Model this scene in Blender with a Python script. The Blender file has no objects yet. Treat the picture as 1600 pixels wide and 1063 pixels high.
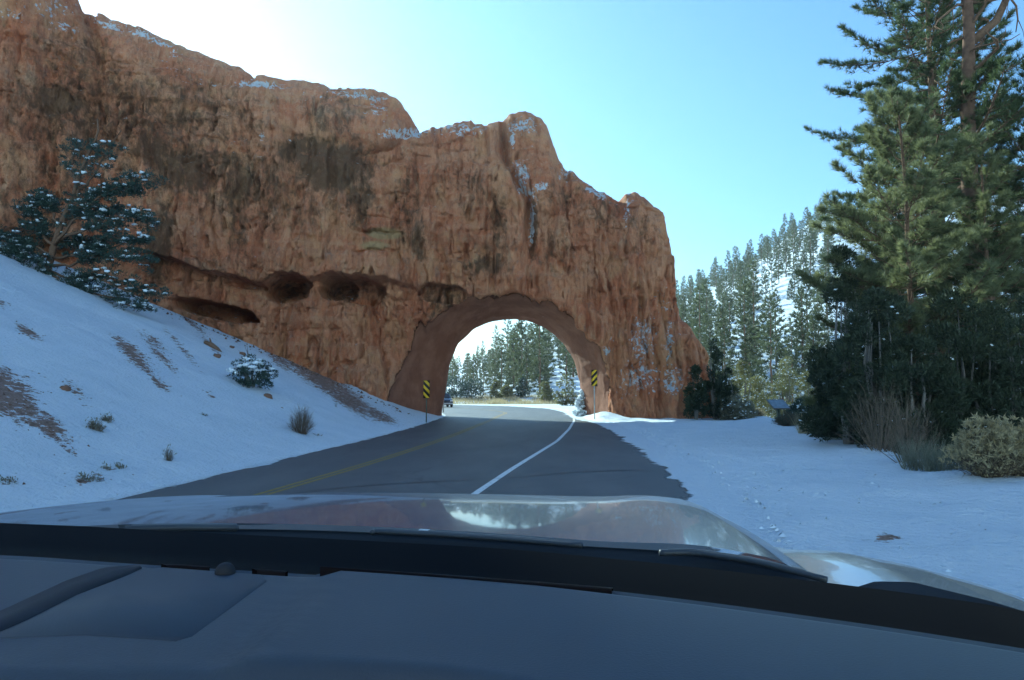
import bpy, math, random
import numpy as np
from mathutils import Vector

random.seed(7)
RNG = np.random.default_rng(11)
scene = bpy.context.scene
COL = scene.collection
rad = math.radians

# ------------------------------------------------------------------ camera, sky, sun, exposure
CAM_Z = 1.7
FPX, CX, CY = 1200.0, 800.0, 531.5
PITCH = math.atan((614 - CY) / FPX)
cam_d = bpy.data.cameras.new("camera")
cam = bpy.data.objects.new("camera", cam_d)
COL.objects.link(cam)
cam.location = (0, 0, CAM_Z)
cam.rotation_euler = (math.pi / 2 + PITCH, 0, 0)
cam_d.sensor_width = 36
cam_d.lens = 36 * FPX / 1600
cam_d.clip_start = 0.02
cam_d.clip_end = 9000
scene.camera = cam

SUN_AZ, SUN_EL = -31.0, 25.0          # degrees; azimuth from +Y, negative = left
world = bpy.data.worlds.new("World")
scene.world = world
world.use_nodes = True
wn = world.node_tree
bg = wn.nodes["Background"]
sky = wn.nodes.new("ShaderNodeTexSky")
sky.sky_type = 'NISHITA'
sky.sun_disc = False
sky.sun_elevation = rad(SUN_EL)
sky.sun_rotation = rad(SUN_AZ)
sky.altitude = 2100
sky.air_density = 1.8
sky.dust_density = 1.8
sky.ozone_density = 6.0
wn.links.new(sky.outputs[0], bg.inputs[0])
bg.inputs[1].default_value = 0.085

sl = bpy.data.lights.new("sun", 'SUN')
sl.energy = 5.0
sl.angle = rad(0.5)
sl.color = (1.0, 0.87, 0.70)
sun = bpy.data.objects.new("sun", sl)
COL.objects.link(sun)
S = Vector((math.sin(rad(SUN_AZ)) * math.cos(rad(SUN_EL)), math.cos(rad(SUN_AZ)) * math.cos(rad(SUN_EL)), math.sin(rad(SUN_EL))))
sun.rotation_euler = (-S).to_track_quat('-Z', 'Y').to_euler()
sun.location = S * 200

scene.view_settings.view_transform = 'Standard'
scene.view_settings.look = 'None'
scene.view_settings.gamma = 1
scene.view_settings.exposure = 1.58
scene.view_settings.use_curve_mapping = False
scene.cycles.use_denoising = True
scene.cycles.max_bounces = 6
scene.cycles.diffuse_bounces = 3
scene.cycles.glossy_bounces = 3
scene.cycles.transmission_bounces = 3
scene.cycles.transparent_max_bounces = 12

# ------------------------------------------------------------------ pixel <-> world helpers (reading the photograph)
CP, SP = math.cos(PITCH), math.sin(PITCH)
def ray(px, py):
    x, z = (px - CX) / FPX, (CY - py) / FPX
    return np.array([x, CP - z * SP, SP + z * CP])
def at(px, py, Y):
    d = ray(px, py)
    return np.array([0, 0, CAM_Z]) + d * (Y / d[1])
def plane(px, py, z=0.0):
    d = ray(px, py)
    return np.array([0, 0, CAM_Z]) + d * ((z - CAM_Z) / d[2])
def project(X, Y, Z):
    z = Z - CAM_Z
    dep = Y * CP + z * SP
    up = -Y * SP + z * CP
    dep = np.where(dep > 0.05, dep, 0.05)
    return CX + FPX * X / dep, CY - FPX * up / dep
def sstep(a, b, x):
    t = np.clip((x - a) / (b - a), 0, 1)
    return t * t * (3 - 2 * t)
def interp(x, pts):
    p = np.array(pts, float)
    return np.interp(x, p[:, 0], p[:, 1])

# ------------------------------------------------------------------ noise
def _h(ix, iy, seed):
    n = (ix.astype(np.int64) * 374761393 + iy.astype(np.int64) * 668265263 + seed * 982451653) & 0xFFFFFFFF
    n = ((n ^ (n >> 13)) * 1274126177) & 0xFFFFFFFF
    n = (n ^ (n >> 16)) & 0xFFFF
    return n / 65535.0
def vn(x, y, seed=0):
    x, y = np.broadcast_arrays(np.asarray(x, float), np.asarray(y, float))
    ix, iy = np.floor(x), np.floor(y)
    fx, fy = x - ix, y - iy
    u, v = fx * fx * fx * (fx * (fx * 6 - 15) + 10), fy * fy * fy * (fy * (fy * 6 - 15) + 10)
    a, b = _h(ix, iy, seed), _h(ix + 1, iy, seed)
    c, d = _h(ix, iy + 1, seed), _h(ix + 1, iy + 1, seed)
    return (a + (b - a) * u + (c - a) * v + (a - b - c + d) * u * v) * 2 - 1
def fbm(x, y, seed=0, o=4, g=0.5):
    s, a, t = 0, 1.0, 0
    for i in range(o):
        s = s + a * vn(x * 2 ** i + 17.3 * i, y * 2 ** i - 9.1 * i, seed + i)
        t += a
        a *= g
    return s / t
def ridge(x, y, seed=0, o=3):
    s, a, t = 0, 1.0, 0
    for i in range(o):
        s = s + a * (1 - np.abs(vn(x * 2 ** i, y * 2 ** i, seed + i)) * 2)
        t += a
        a *= 0.5
    return s / t

# ------------------------------------------------------------------ mesh helpers
class Geo:
    def __init__(self):
        self.v, self.f, self.n = [], [], 0
    def add(self, V, F, mat=0):
        V = np.asarray(V, float).reshape(-1, 3)
        F = np.asarray(F, np.int64)
        self.v.append(V)
        self.f.append((F + self.n, mat))
        self.n += len(V)
    def tube(self, P, R, n=6, mat=0, cap=True):
        P = np.asarray(P, float)
        m = len(P)
        R = np.broadcast_to(np.asarray(R, float), (m,))
        T = np.gradient(P, axis=0)
        T /= np.linalg.norm(T, axis=1)[:, None] + 1e-9
        ref = np.array([0.31, 0.17, 0.93]) if abs(T[:, 2]).mean() < 0.8 else np.array([1.0, 0.13, 0.05])
        A = np.cross(T, ref)
        A /= np.linalg.norm(A, axis=1)[:, None] + 1e-9
        B = np.cross(T, A)
        th = np.arange(n) * 2 * math.pi / n
        V = P[:, None] + R[:, None, None] * (np.cos(th)[None, :, None] * A[:, None] + np.sin(th)[None, :, None] * B[:, None])
        i, j = np.meshgrid(np.arange(m - 1), np.arange(n), indexing='ij')
        F = np.stack([i * n + j, i * n + (j + 1) % n, (i + 1) * n + (j + 1) % n, (i + 1) * n + j], -1).reshape(-1, 4)
        self.add(V, F, mat)
        if cap:
            o = self.n - m * n
            self.f.append((np.array([[o + (m - 1) * n + k for k in range(n)]]), mat))
            self.f.append((np.array([[o + n - 1 - k for k in range(n)]]), mat))
    def blades(self, P, D, L, W, mat=0):
        N = len(P)
        D = D / (np.linalg.norm(D, axis=1)[:, None] + 1e-9)
        A = np.cross(D, RNG.normal(size=(N, 3)))
        A /= np.linalg.norm(A, axis=1)[:, None] + 1e-9
        L = np.broadcast_to(L, (N,))[:, None]
        W = np.broadcast_to(W, (N,))[:, None]
        V = np.stack([P - A * W * .5, P + A * W * .5, P + D * L], 1)
        self.add(V, np.arange(N * 3).reshape(-1, 3), mat)
    def leaves(self, P, D, L, W, mat=0):
        """small pointed leaf sprays, two triangles each"""
        N = len(P)
        D = D / (np.linalg.norm(D, axis=1)[:, None] + 1e-9)
        A = np.cross(D, RNG.normal(size=(N, 3)))
        A /= np.linalg.norm(A, axis=1)[:, None] + 1e-9
        L = np.broadcast_to(L, (N,))[:, None]
        W = np.broadcast_to(W, (N,))[:, None]
        V = np.stack([P, P + D * L * .45 - A * W * .5, P + D * L, P + D * L * .45 + A * W * .5], 1)
        self.add(V, np.arange(N * 4).reshape(-1, 4), mat)
    def tufts(self, P, D, k, L, W, spread=0.9, mat=0):
        P = np.repeat(np.asarray(P, float), k, 0)
        D = np.repeat(np.asarray(D, float), k, 0)
        D = D / (np.linalg.norm(D, axis=1)[:, None] + 1e-9)
        d = D + RNG.normal(size=D.shape) * spread * .6
        self.blades(P, d, L * RNG.uniform(.7, 1.15, len(P)), W, mat)
    def box(self, c, s, mat=0, rz=0.0, taper=1.0):
        x, y, z = np.array(s) / 2
        V = np.array([[-x, -y, -z], [x, -y, -z], [x, y, -z], [-x, y, -z], [-x * taper, -y * taper, z], [x * taper, -y * taper, z], [x * taper, y * taper, z], [-x * taper, y * taper, z]])
        c_, s_ = math.cos(rz), math.sin(rz)
        V = V @ np.array([[c_, s_, 0], [-s_, c_, 0], [0, 0, 1]]) + np.array(c)
        self.add(V, [[0, 3, 2, 1], [4, 5, 6, 7], [0, 1, 5, 4], [1, 2, 6, 5], [2, 3, 7, 6], [3, 0, 4, 7]], mat)
    def grid(self, V, mat=0):
        V = np.asarray(V, float)
        a, b = V.shape[:2]
        i, j = np.meshgrid(np.arange(a - 1), np.arange(b - 1), indexing='ij')
        F = np.stack([i * b + j, (i + 1) * b + j, (i + 1) * b + j + 1, i * b + j + 1], -1).reshape(-1, 4)
        self.add(V.reshape(-1, 3), F, mat)
    def blob(self, c, s, rough=0.2, nu=8, nv=5, mat=0, seed=0):
        th = np.arange(nu) * 2 * math.pi / nu
        ph = np.linspace(-math.pi / 2, math.pi / 2, nv + 2)[1:-1]
        r = 1 + rough * np.random.default_rng(seed).normal(size=(nv, nu)).clip(-1.5, 1.5)
        V = np.stack([np.cos(ph)[:, None] * np.cos(th) * r, np.cos(ph)[:, None] * np.sin(th) * r, np.sin(ph)[:, None] * r], -1).reshape(-1, 3)
        V = np.vstack([V, [[0, 0, -1], [0, 0, 1]]]) * np.array(s) + np.array(c)
        F4 = [[i * nu + j, i * nu + (j + 1) % nu, (i + 1) * nu + (j + 1) % nu, (i + 1) * nu + j] for i in range(nv - 1) for j in range(nu)]
        n0 = self.n
        self.add(V, F4, mat)
        b, t = n0 + nv * nu, n0 + nv * nu + 1
        self.f.append((np.array([[b, n0 + (j + 1) % nu, n0 + j] for j in range(nu)]), mat))
        self.f.append((np.array([[t, n0 + (nv - 1) * nu + j, n0 + (nv - 1) * nu + (j + 1) % nu] for j in range(nu)]), mat))
    def mesh(self, name, mats, smooth=False):
        me = bpy.data.meshes.new(name)
        V = np.concatenate(self.v) if self.v else np.zeros((0, 3))
        me.vertices.add(len(V))
        me.vertices.foreach_set("co", V.astype(np.float32).ravel())
        loops = np.concatenate([F.ravel() for F, m in self.f])
        tot = np.concatenate([np.full(len(F), F.shape[1]) for F, m in self.f])
        mi = np.concatenate([np.full(len(F), m) for F, m in self.f])
        st = np.concatenate([[0], np.cumsum(tot)[:-1]])
        me.loops.add(len(loops))
        me.loops.foreach_set("vertex_index", loops.astype(np.int32))
        me.polygons.add(len(tot))
        me.polygons.foreach_set("loop_start", st.astype(np.int32))
        me.polygons.foreach_set("loop_total", tot.astype(np.int32))
        me.polygons.foreach_set("material_index", mi.astype(np.int32))
        if smooth:
            me.polygons.foreach_set("use_smooth", np.ones(len(tot), bool))
        for m in (mats if isinstance(mats, (list, tuple)) else [mats]):
            me.materials.append(m)
        me.update(calc_edges=True)
        me.validate()
        return me

def put(name, me, parent=None, loc=(0, 0, 0), rz=0.0, sc=1.0):
    o = bpy.data.objects.new(name, me)
    COL.objects.link(o)
    o.location = loc
    o.rotation_euler = (0, 0, rz)
    o.scale = (sc, sc, sc) if np.isscalar(sc) else sc
    if parent:
        o.parent = parent
    return o
def empty(name, loc=(0, 0, 0), rz=0.0):
    o = bpy.data.objects.new(name, None)
    COL.objects.link(o)
    o.location = loc
    o.rotation_euler = (0, 0, rz)
    o.empty_display_size = 0.2
    return o
def tag(o, label, cat, group=None, kind=None):
    o["label"] = label
    o["category"] = cat
    if group:
        o["group"] = group
    if kind:
        o["kind"] = kind
    return o

# ------------------------------------------------------------------ materials
class NT:
    def __init__(self, name):
        self.m = bpy.data.materials.new(name)
        self.m.use_nodes = True
        self.t = self.m.node_tree
        self.t.nodes.clear()
        self.out = self.t.nodes.new("ShaderNodeOutputMaterial")
    def n(self, typ, **kw):
        nd = self.t.nodes.new(typ)
        for k, v in kw.items():
            if k.startswith("i_"):
                key = k[2:].replace("_", " ")
                nd.inputs[key].default_value = v
            else:
                setattr(nd, k, v)
        return nd
    def l(self, a, b):
        self.t.links.new(a, b)
    def math(self, op, a, b=None, clamp=False):
        nd = self.n("ShaderNodeMath", operation=op)
        nd.use_clamp = clamp
        for i, s in enumerate((a, b)):
            if s is None:
                continue
            if isinstance(s, (int, float)):
                nd.inputs[i].default_value = s
            else:
                self.l(s, nd.inputs[i])
        return nd.outputs[0]
    def mix(self, fac, a, b):
        nd = self.n("ShaderNodeMix", data_type='RGBA')
        for s, i in ((fac, 0), (a, 6), (b, 7)):
            if isinstance(s, (int, float)):
                nd.inputs[i].default_value = s
            elif isinstance(s, tuple):
                nd.inputs[i].default_value = (*s[:3], 1)
            else:
                self.l(s, nd.inputs[i])
        return nd.outputs[2]
    def noise(self, vec, scale, detail=4, rough=0.55, dist=0.0):
        nd = self.n("ShaderNodeTexNoise")
        nd.inputs["Scale"].default_value = scale
        nd.inputs["Detail"].default_value = detail
        nd.inputs["Roughness"].default_value = rough
        nd.inputs["Distortion"].default_value = dist
        if vec is not None:
            self.l(vec, nd.inputs["Vector"])
        return nd.outputs[0]
    def ramp(self, x, a, b):
        nd = self.n("ShaderNodeMapRange", interpolation_type='SMOOTHSTEP')
        nd.inputs[1].default_value = a
        nd.inputs[2].default_value = b
        self.l(x, nd.inputs[0])
        return nd.outputs[0]
    def pos(self, sc=(1, 1, 1), obj=False):
        if obj:
            src = self.n("ShaderNodeTexCoord").outputs["Object"]
        else:
            src = self.n("ShaderNodeNewGeometry").outputs["Position"]
        mp = self.n("ShaderNodeMapping")
        mp.inputs["Scale"].default_value = sc
        self.l(src, mp.inputs[0])
        return mp.outputs[0]
    def attr(self, name):
        return self.n("ShaderNodeAttribute", attribute_name=name).outputs["Fac"]
    def bump(self, h, dist, strength=1.0, prev=None):
        nd = self.n("ShaderNodeBump")
        nd.inputs["Strength"].default_value = strength
        nd.inputs["Distance"].default_value = dist
        self.l(h, nd.inputs["Height"])
        if prev is not None:
            self.l(prev, nd.inputs["Normal"])
        return nd.outputs[0]
    def pbr(self, col, rough=0.8, normal=None, spec=0.3, metal=0.0, coat=0.0):
        p = self.n("ShaderNodeBsdfPrincipled")
        if isinstance(col, tuple):
            p.inputs["Base Color"].default_value = (*col[:3], 1)
        else:
            self.l(col, p.inputs["Base Color"])
        if isinstance(rough, (int, float)):
            p.inputs["Roughness"].default_value = rough
        else:
            self.l(rough, p.inputs["Roughness"])
        p.inputs["Specular IOR Level"].default_value = spec
        p.inputs["Metallic"].default_value = metal
        p.inputs["Coat Weight"].default_value = coat
        p.inputs["Coat Roughness"].default_value = 0.03
        if normal is not None:
            self.l(normal, p.inputs["Normal"])
        self.l(p.outputs[0], self.out.inputs[0])
        return p

def simple(name, col, rough=0.7, spec=0.3, metal=0.0, coat=0.0, var=0.12, scale=8.0):
    m = NT(name)
    nz = m.noise(m.pos(obj=True), scale, 4)
    c = m.mix(nz, tuple(x * (1 - var) for x in col), tuple(min(1, x * (1 + var)) for x in col))
    m.pbr(c, rough, None, spec, metal, coat)
    return m.m

def foliage(name, ca, cb, trans=0.35, scale=0.8, gloss=0.25):
    m = NT(name)
    oi = m.n("ShaderNodeObjectInfo")
    nz = m.noise(m.pos(obj=True), scale, 3)
    f = m.math('ADD', m.math('MULTIPLY', m.ramp(nz, .3, .7), .65), m.math('MULTIPLY', oi.outputs["Random"], .35))
    c = m.mix(f, ca, cb)
    p = m.n("ShaderNodeBsdfPrincipled")
    m.l(c, p.inputs["Base Color"])
    p.inputs["Roughness"].default_value = 0.5
    p.inputs["Specular IOR Level"].default_value = gloss
    tr = m.n("ShaderNodeBsdfTranslucent")
    m.l(m.mix(0.5, c, tuple(min(1, x * 1.6) for x in cb)), tr.inputs[0])
    mx = m.n("ShaderNodeMixShader")
    mx.inputs[0].default_value = trans
    m.l(p.outputs[0], mx.inputs[1])
    m.l(tr.outputs[0], mx.inputs[2])
    m.l(mx.outputs[0], m.out.inputs[0])
    return m.m

SNOW = (0.75, 0.82, 0.86)
DIRT = (0.25, 0.12, 0.075)

def mat_rock():
    m = NT("red_sandstone")
    P = m.pos()
    big = m.noise(P, .35, 5, .6)
    streak = m.noise(m.pos((1.6, 1.6, .16)), 1.0, 6, .65, .3)
    strata = m.noise(m.pos((.12, .12, 2.2)), 1.0, 5, .6, .4)
    fine = m.noise(P, 7.0, 6, .7)
    c = m.mix(m.ramp(big, .35, .68), (.76, .240, .112), (.88, .385, .200))
    c = m.mix(m.math('MULTIPLY', m.ramp(strata, .48, .7), .42), c, (.84, .43, .25))
    c = m.mix(m.math('MULTIPLY', m.ramp(streak, .52, .68), .42), c, (.36, .115, .066))
    c = m.mix(m.math('MULTIPLY', m.ramp(fine, .50, .78), .34), c, (.27, .105, .058))
    blot = m.noise(m.pos((1, 1, .45)), 1.1, 8, .72, .6)
    c = m.mix(m.math('MULTIPLY', m.ramp(blot, .54, .74), .34), c, (.25, .130, .078))
    c = m.mix(m.math('MULTIPLY', m.ramp(m.noise(m.pos((1.1, 1.1, .5)), .8, 6, .7, .4), .55, .7), .5), c, (.82, .52, .31))
    st2 = m.noise(m.pos((4.5, 4.5, .40)), 1.0, 7, .7, .5)
    c = m.mix(m.math('MULTIPLY', m.ramp(st2, .52, .66), .42), c, (.30, .110, .066))
    c = m.mix(m.math('MULTIPLY', m.ramp(st2, .46, .34), .40), c, (.86, .50, .30))
    hue = m.noise(m.pos((1, 1, .5)), .55, 7, .68, .5)
    c = m.mix(m.math('MULTIPLY', m.ramp(hue, .51, .62), .42), c, (.84, .43, .20))
    c = m.mix(m.math('MULTIPLY', m.ramp(hue, .44, .34), .50), c, (.52, .165, .075))
    hue2 = m.noise(m.pos((1, 1, .7)), 1.7, 7, .72, .3)
    c = m.mix(m.math('MULTIPLY', m.ramp(hue2, .55, .66), .50), c, (.40, .25, .19))
    c = m.mix(m.math('MULTIPLY', m.ramp(hue2, .43, .34), .35), c, (.92, .52, .31))
    speck = m.noise(P, 22.0, 3, .6)
    dk = m.noise(P, 13.0, 5, .75)
    c = m.mix(m.math('MULTIPLY', m.ramp(dk, .55, .68), .55), c, (.22, .09, .05))
    c = m.mix(m.math('MULTIPLY', m.ramp(speck, .54, .68), .45), c, (.62, .40, .24))
    # desert varnish stains, and darker spots in the caves
    st = m.attr("stain")
    sn = m.noise(m.pos((1.3, 1.3, .7)), 1.4, 7, .72)
    stm = m.ramp(m.math('ADD', st, m.math('MULTIPLY', m.math('SUBTRACT', sn, .5), 2.4)), .15, .80)
    c = m.mix(m.math('MULTIPLY', stm, .80), c, m.mix(fine, (.060, .042, .026), (.145, .092, .050)))
    oc = m.attr("ochre")
    c = m.mix(m.math('MULTIPLY', m.ramp(m.math('ADD', oc, m.math('MULTIPLY', m.math('SUBTRACT', fine, .5), .6)), .35, .7), .75), c, (.60, .42, .20))
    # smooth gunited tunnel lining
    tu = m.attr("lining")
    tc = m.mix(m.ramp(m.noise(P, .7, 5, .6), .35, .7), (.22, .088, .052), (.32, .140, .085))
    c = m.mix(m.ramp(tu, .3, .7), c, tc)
    # snow caught on ledges
    g = m.n("ShaderNodeNewGeometry")
    sx = m.n("ShaderNodeSeparateXYZ")
    m.l(g.outputs["Normal"], sx.inputs[0])
    nzn = m.noise(P, 2.6, 6, .72)
    nf = m.noise(P, 4.2, 6, .72)
    sa = m.attr("snow")
    up = m.math('MULTIPLY', m.ramp(sx.outputs[2], .55, .95), .42)
    tot = m.math('ADD', m.math('ADD', m.math('MULTIPLY', sa, .85), up), m.math('ADD', m.math('MULTIPLY', m.math('SUBTRACT', nzn, .5), 1.9), m.math('MULTIPLY', m.math('SUBTRACT', nf, .5), 2.0)))
    smask = m.ramp(tot, .60, .76)
    c = m.mix(smask, c, (.80, .82, .85))
    # relief
    vor = m.n("ShaderNodeTexVoronoi", feature='DISTANCE_TO_EDGE')
    mp = m.n("ShaderNodeMapping")
    mp.inputs["Scale"].default_value = (1.6, 1.6, .75)
    c0 = None
    warp = m.n("ShaderNodeTexNoise")
    warp.inputs["Scale"].default_value = 1.3
    warp.inputs["Detail"].default_value = 4
    m.l(P, warp.inputs["Vector"])
    ad = m.n("ShaderNodeMixRGB", blend_type='ADD')
    ad.inputs[0].default_value = .9
    m.l(P, ad.inputs[1])
    m.l(warp.outputs[1], ad.inputs[2])
    m.l(ad.outputs[0], mp.inputs[0])
    m.l(mp.outputs[0], vor.inputs["Vector"])
    vor.inputs["Scale"].default_value = 1.0
    crack = m.ramp(vor.outputs["Distance"], 0.0, .045)
    rough_on = m.math('SUBTRACT', 1.0, m.math('MULTIPLY', m.ramp(tu, .3, .7), .8))
    hh = m.math('MULTIPLY', m.math('ADD', m.math('MULTIPLY', crack, .0), m.math('ADD', m.math('MULTIPLY', m.noise(m.pos((3.2, 3.2, 1.2)), 1.0, 8, .68), 1.0), m.math('MULTIPLY', fine, .35))), rough_on)
    b = m.bump(hh, .38, 1.0)
    b = m.bump(m.math('MULTIPLY', m.math('ADD', m.noise(m.pos((9, 9, 4.5)), 1.0, 6, .75), m.math('MULTIPLY', streak, .6)), rough_on), .16, 1.0, b)
    m.pbr(c, .92, b, .15)
    return m.m

def mat_snow():
    m = NT("snow_with_bare_soil")
    P = m.pos()
    ba = m.attr("bare")
    n1 = m.noise(P, 1.1, 7, .68)
    n2 = m.noise(m.pos((1, .6, 1)), 6.0, 6, .75)
    n3 = m.noise(P, 24.0, 3, .7)
    mask = m.ramp(m.math('ADD', ba, m.math('ADD', m.math('MULTIPLY', m.math('SUBTRACT', n1, .5), .9), m.math('MULTIPLY', m.math('SUBTRACT', n2, .5), 2.4))), .50, .64)
    soil = m.mix(m.ramp(n3, .35, .65), (.25, .135, .10), (.40, .26, .20))
    soil = m.mix(m.ramp(n2, .5, .72), soil, (.13, .085, .05))
    sv = m.mix(m.ramp(m.noise(P, .8, 5, .6), .3, .7), (.70, .77, .82), (.78, .83, .87))
    # roadside dirt specks; on the right also painted shade of small dents
    gr = m.attr("grit_dent_shade")
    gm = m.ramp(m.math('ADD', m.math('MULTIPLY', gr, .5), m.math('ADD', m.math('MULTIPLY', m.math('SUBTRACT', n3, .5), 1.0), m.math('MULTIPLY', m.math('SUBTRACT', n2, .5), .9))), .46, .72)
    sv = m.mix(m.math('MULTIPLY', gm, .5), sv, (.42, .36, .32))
    c = m.mix(mask, sv, soil)
    h1 = m.noise(P, 2.2, 6, .6)
    h2 = m.noise(P, 9.0, 5, .65)
    b = m.bump(m.math('ADD', h1, m.math('MULTIPLY', h2, .75)), .22, .95)
    b = m.bump(mask, -.03, .5, b)
    p = m.pbr(c, .75, b, .25)
    return m.m

def mat_asphalt():
    m = NT("asphalt")
    P = m.pos()
    n = m.noise(P, 45.0, 3, .8)
    n2 = m.noise(m.pos((1, .25, 1)), .9, 5, .6)
    c = m.mix(m.ramp(n, .3, .7), (.016, .017, .018), (.095, .094, .093))
    c = m.mix(m.math('MULTIPLY', m.ramp(n2, .4, .7), .5), c, (.11, .105, .10))
    vor = m.n("ShaderNodeTexVoronoi", feature='DISTANCE_TO_EDGE')
    w = m.n("ShaderNodeMixRGB", blend_type='ADD')
    w.inputs[0].default_value = .8
    wn_ = m.n("ShaderNodeTexNoise")
    wn_.inputs["Scale"].default_value = 1.2
    wn_.inputs["Detail"].default_value = 5
    m.l(P, wn_.inputs["Vector"])
    m.l(P, w.inputs[1])
    m.l(wn_.outputs[1], w.inputs[2])
    m.l(w.outputs[0], vor.inputs["Vector"])
    vor.inputs["Scale"].default_value = .22
    c = m.mix(m.math('MULTIPLY', m.math('SUBTRACT', 1.0, m.ramp(vor.outputs["Distance"], .0, .006)), .75), c, (.012, .012, .013))
    se = m.attr("snowedge")
    n3 = m.noise(m.pos((.7, .8, 1)), .9, 7, .62)
    sm = m.ramp(m.math('ADD', se, m.math('MULTIPLY', m.math('SUBTRACT', n3, .5), 2.0)), .55, .70)
    g3 = m.noise(P, 24.0, 3, .7)
    g6 = m.noise(m.pos((1, .6, 1)), 6.0, 6, .75)
    gmm = m.ramp(m.math('ADD', .26, m.math('ADD', m.math('SUBTRACT', g3, .5), m.math('MULTIPLY', m.math('SUBTRACT', g6, .5), .9))), .46, .72)  # same dirt specks and painted dent shade on the road's snow
    c = m.mix(sm, c, m.mix(m.math('MULTIPLY', gmm, .5), (.70, .765, .82), (.42, .36, .32)))
    b = m.bump(m.math('ADD', n, m.math('MULTIPLY', sm, 1.5)), .012, .8)
    sh = m.math('MULTIPLY', m.math('ADD', m.noise(P, 2.2, 6, .6), m.math('MULTIPLY', m.noise(P, 9.0, 5, .65), .75)), sm)
    b = m.bump(sh, .20, .95, b)
    m.pbr(c, .58, b, .5)
    return m.m

def mat_paint(name, col):
    m = NT(name)
    n = m.noise(m.pos(), 14.0, 5, .75)
    c = m.mix(m.math('MULTIPLY', m.ramp(n, .5, .66), .8), col, (.06, .06, .06))
    m.pbr(c, .8, None, .25)
    return m.m

M = {}
M['rock'] = mat_rock()
M['snow'] = mat_snow()
M['asphalt'] = mat_asphalt()
M['yellow'] = mat_paint("yellow_road_paint", (.34, .22, .045))
M['white'] = mat_paint("white_road_paint", (.72, .72, .70))
M['bark'] = simple("pine_bark", (.17, .10, .065), .95, .1, var=.5, scale=9)
M['barkred'] = simple("ponderosa_bark", (.15, .085, .058), .95, .1, var=.6, scale=5)
M['barkgrey'] = simple("weathered_grey_wood", (.20, .18, .16), .95, .1, var=.4, scale=12)
M['stone'] = simple("red_stone", (.20, .11, .075), .9, .15, var=.4, scale=6)
M['twig'] = simple("bare_twigs", (.15, .115, .085), .95, .1, var=.4)
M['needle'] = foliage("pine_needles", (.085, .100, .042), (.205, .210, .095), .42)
M['needledark'] = foliage("dark_pine_needles", (.045, .075, .030), (.10, .125, .050), .30)  # darker needles, for the tall pines and one young pine
M['forest'] = foliage("forest_needles", (.040, .058, .028), (.115, .130, .056), .30, .12)
M['juniper'] = foliage("shaded_juniper_leaves", (.024, .038, .022), (.050, .066, .034), .15, 1.2)  # shaded copy: the rock's shadow is put into the leaf colour
M['juniperlit'] = foliage("sunlit_juniper_leaves", (.10, .105, .042), (.19, .18, .075), .30, 1.2)  # lit copy of the juniper leaves, sunlight put into the colour
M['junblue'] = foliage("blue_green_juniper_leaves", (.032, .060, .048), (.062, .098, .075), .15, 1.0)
M['sage'] = foliage("sagebrush_leaves", (.13, .14, .10), (.23, .22, .155), .2, 2.0)
M['straw'] = foliage("dry_grass", (.30, .23, .12), (.46, .37, .21), .3, 2.0)
M['rabbit'] = foliage("rabbitbrush_heads", (.30, .24, .13), (.42, .35, .20), .2, 3.0)
M['snowlump'] = simple("settled_snow", SNOW, .8, .2, var=.03)
M['metal'] = simple("galvanised_post", (.38, .39, .39), .45, .5, .6)
M['postgreen'] = simple("green_steel_post", (.06, .085, .06), .6, .4)
M['signyellow'] = simple("reflective_yellow_sheeting", (.78, .46, .012), .45, .5, var=.06)
M['black'] = simple("black_sheeting", (.012, .012, .013), .5, .4)

# ------------------------------------------------------------------ road outline (world metres, from the photograph)
ROAD_L = [(-6.6, -30), (-6.6, 0), (-6.6, 8), (-6.35, 11), (-6.1, 15), (-5.75, 20.5), (-5.2, 29), (-4.9, 36), (-4.75, 44), (-4.7, 50), (-4.75, 56), (-5.6, 64), (-8.6, 74), (-14, 83), (-25, 91), (-44, 98), (-80, 106)]
ROAD_R = [(2.6, -30), (2.6, 0), (2.8, 8.5), (3.8, 12.3), (4.35, 17.5), (4.7, 22), (5.0, 28), (5.4, 36), (5.6, 44), (4.9, 50), (5.0, 57), (5.4, 68), (4.6, 84), (0, 100), (-10, 114), (-34, 126), (-80, 136)]
def resample(pts, n):
    p = np.array(pts, float)
    d = np.concatenate([[0], np.cumsum(np.linalg.norm(np.diff(p, axis=0), axis=1))])
    # smooth by Catmull-like cubic through numpy: fine linear sample then box filter
    s = np.linspace(0, d[-1], n)
    q = np.stack([np.interp(s, d, p[:, 0]), np.interp(s, d, p[:, 1])], 1)
    for _ in range(10):
        q[1:-1] = (q[:-2] + 2 * q[1:-1] + q[2:]) / 4
    return q
def pair_resample(A, B, n):
    A, B = np.array(A, float), np.array(B, float)
    c = (A + B) / 2
    d = np.concatenate([[0], np.cumsum(np.linalg.norm(np.diff(c, axis=0), axis=1))])
    s = np.linspace(0, d[-1], n)
    out = []
    for p in (A, B):
        q = np.stack([np.interp(s, d, p[:, 0]), np.interp(s, d, p[:, 1])], 1)
        for _ in range(14):
            q[1:-1] = (q[:-2] + 2 * q[1:-1] + q[2:]) / 4
        out.append(q)
    return out
RL, RR = pair_resample(ROAD_L, ROAD_R, 400)
POLY = np.vstack([RL[::3], RR[::-3]])

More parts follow.
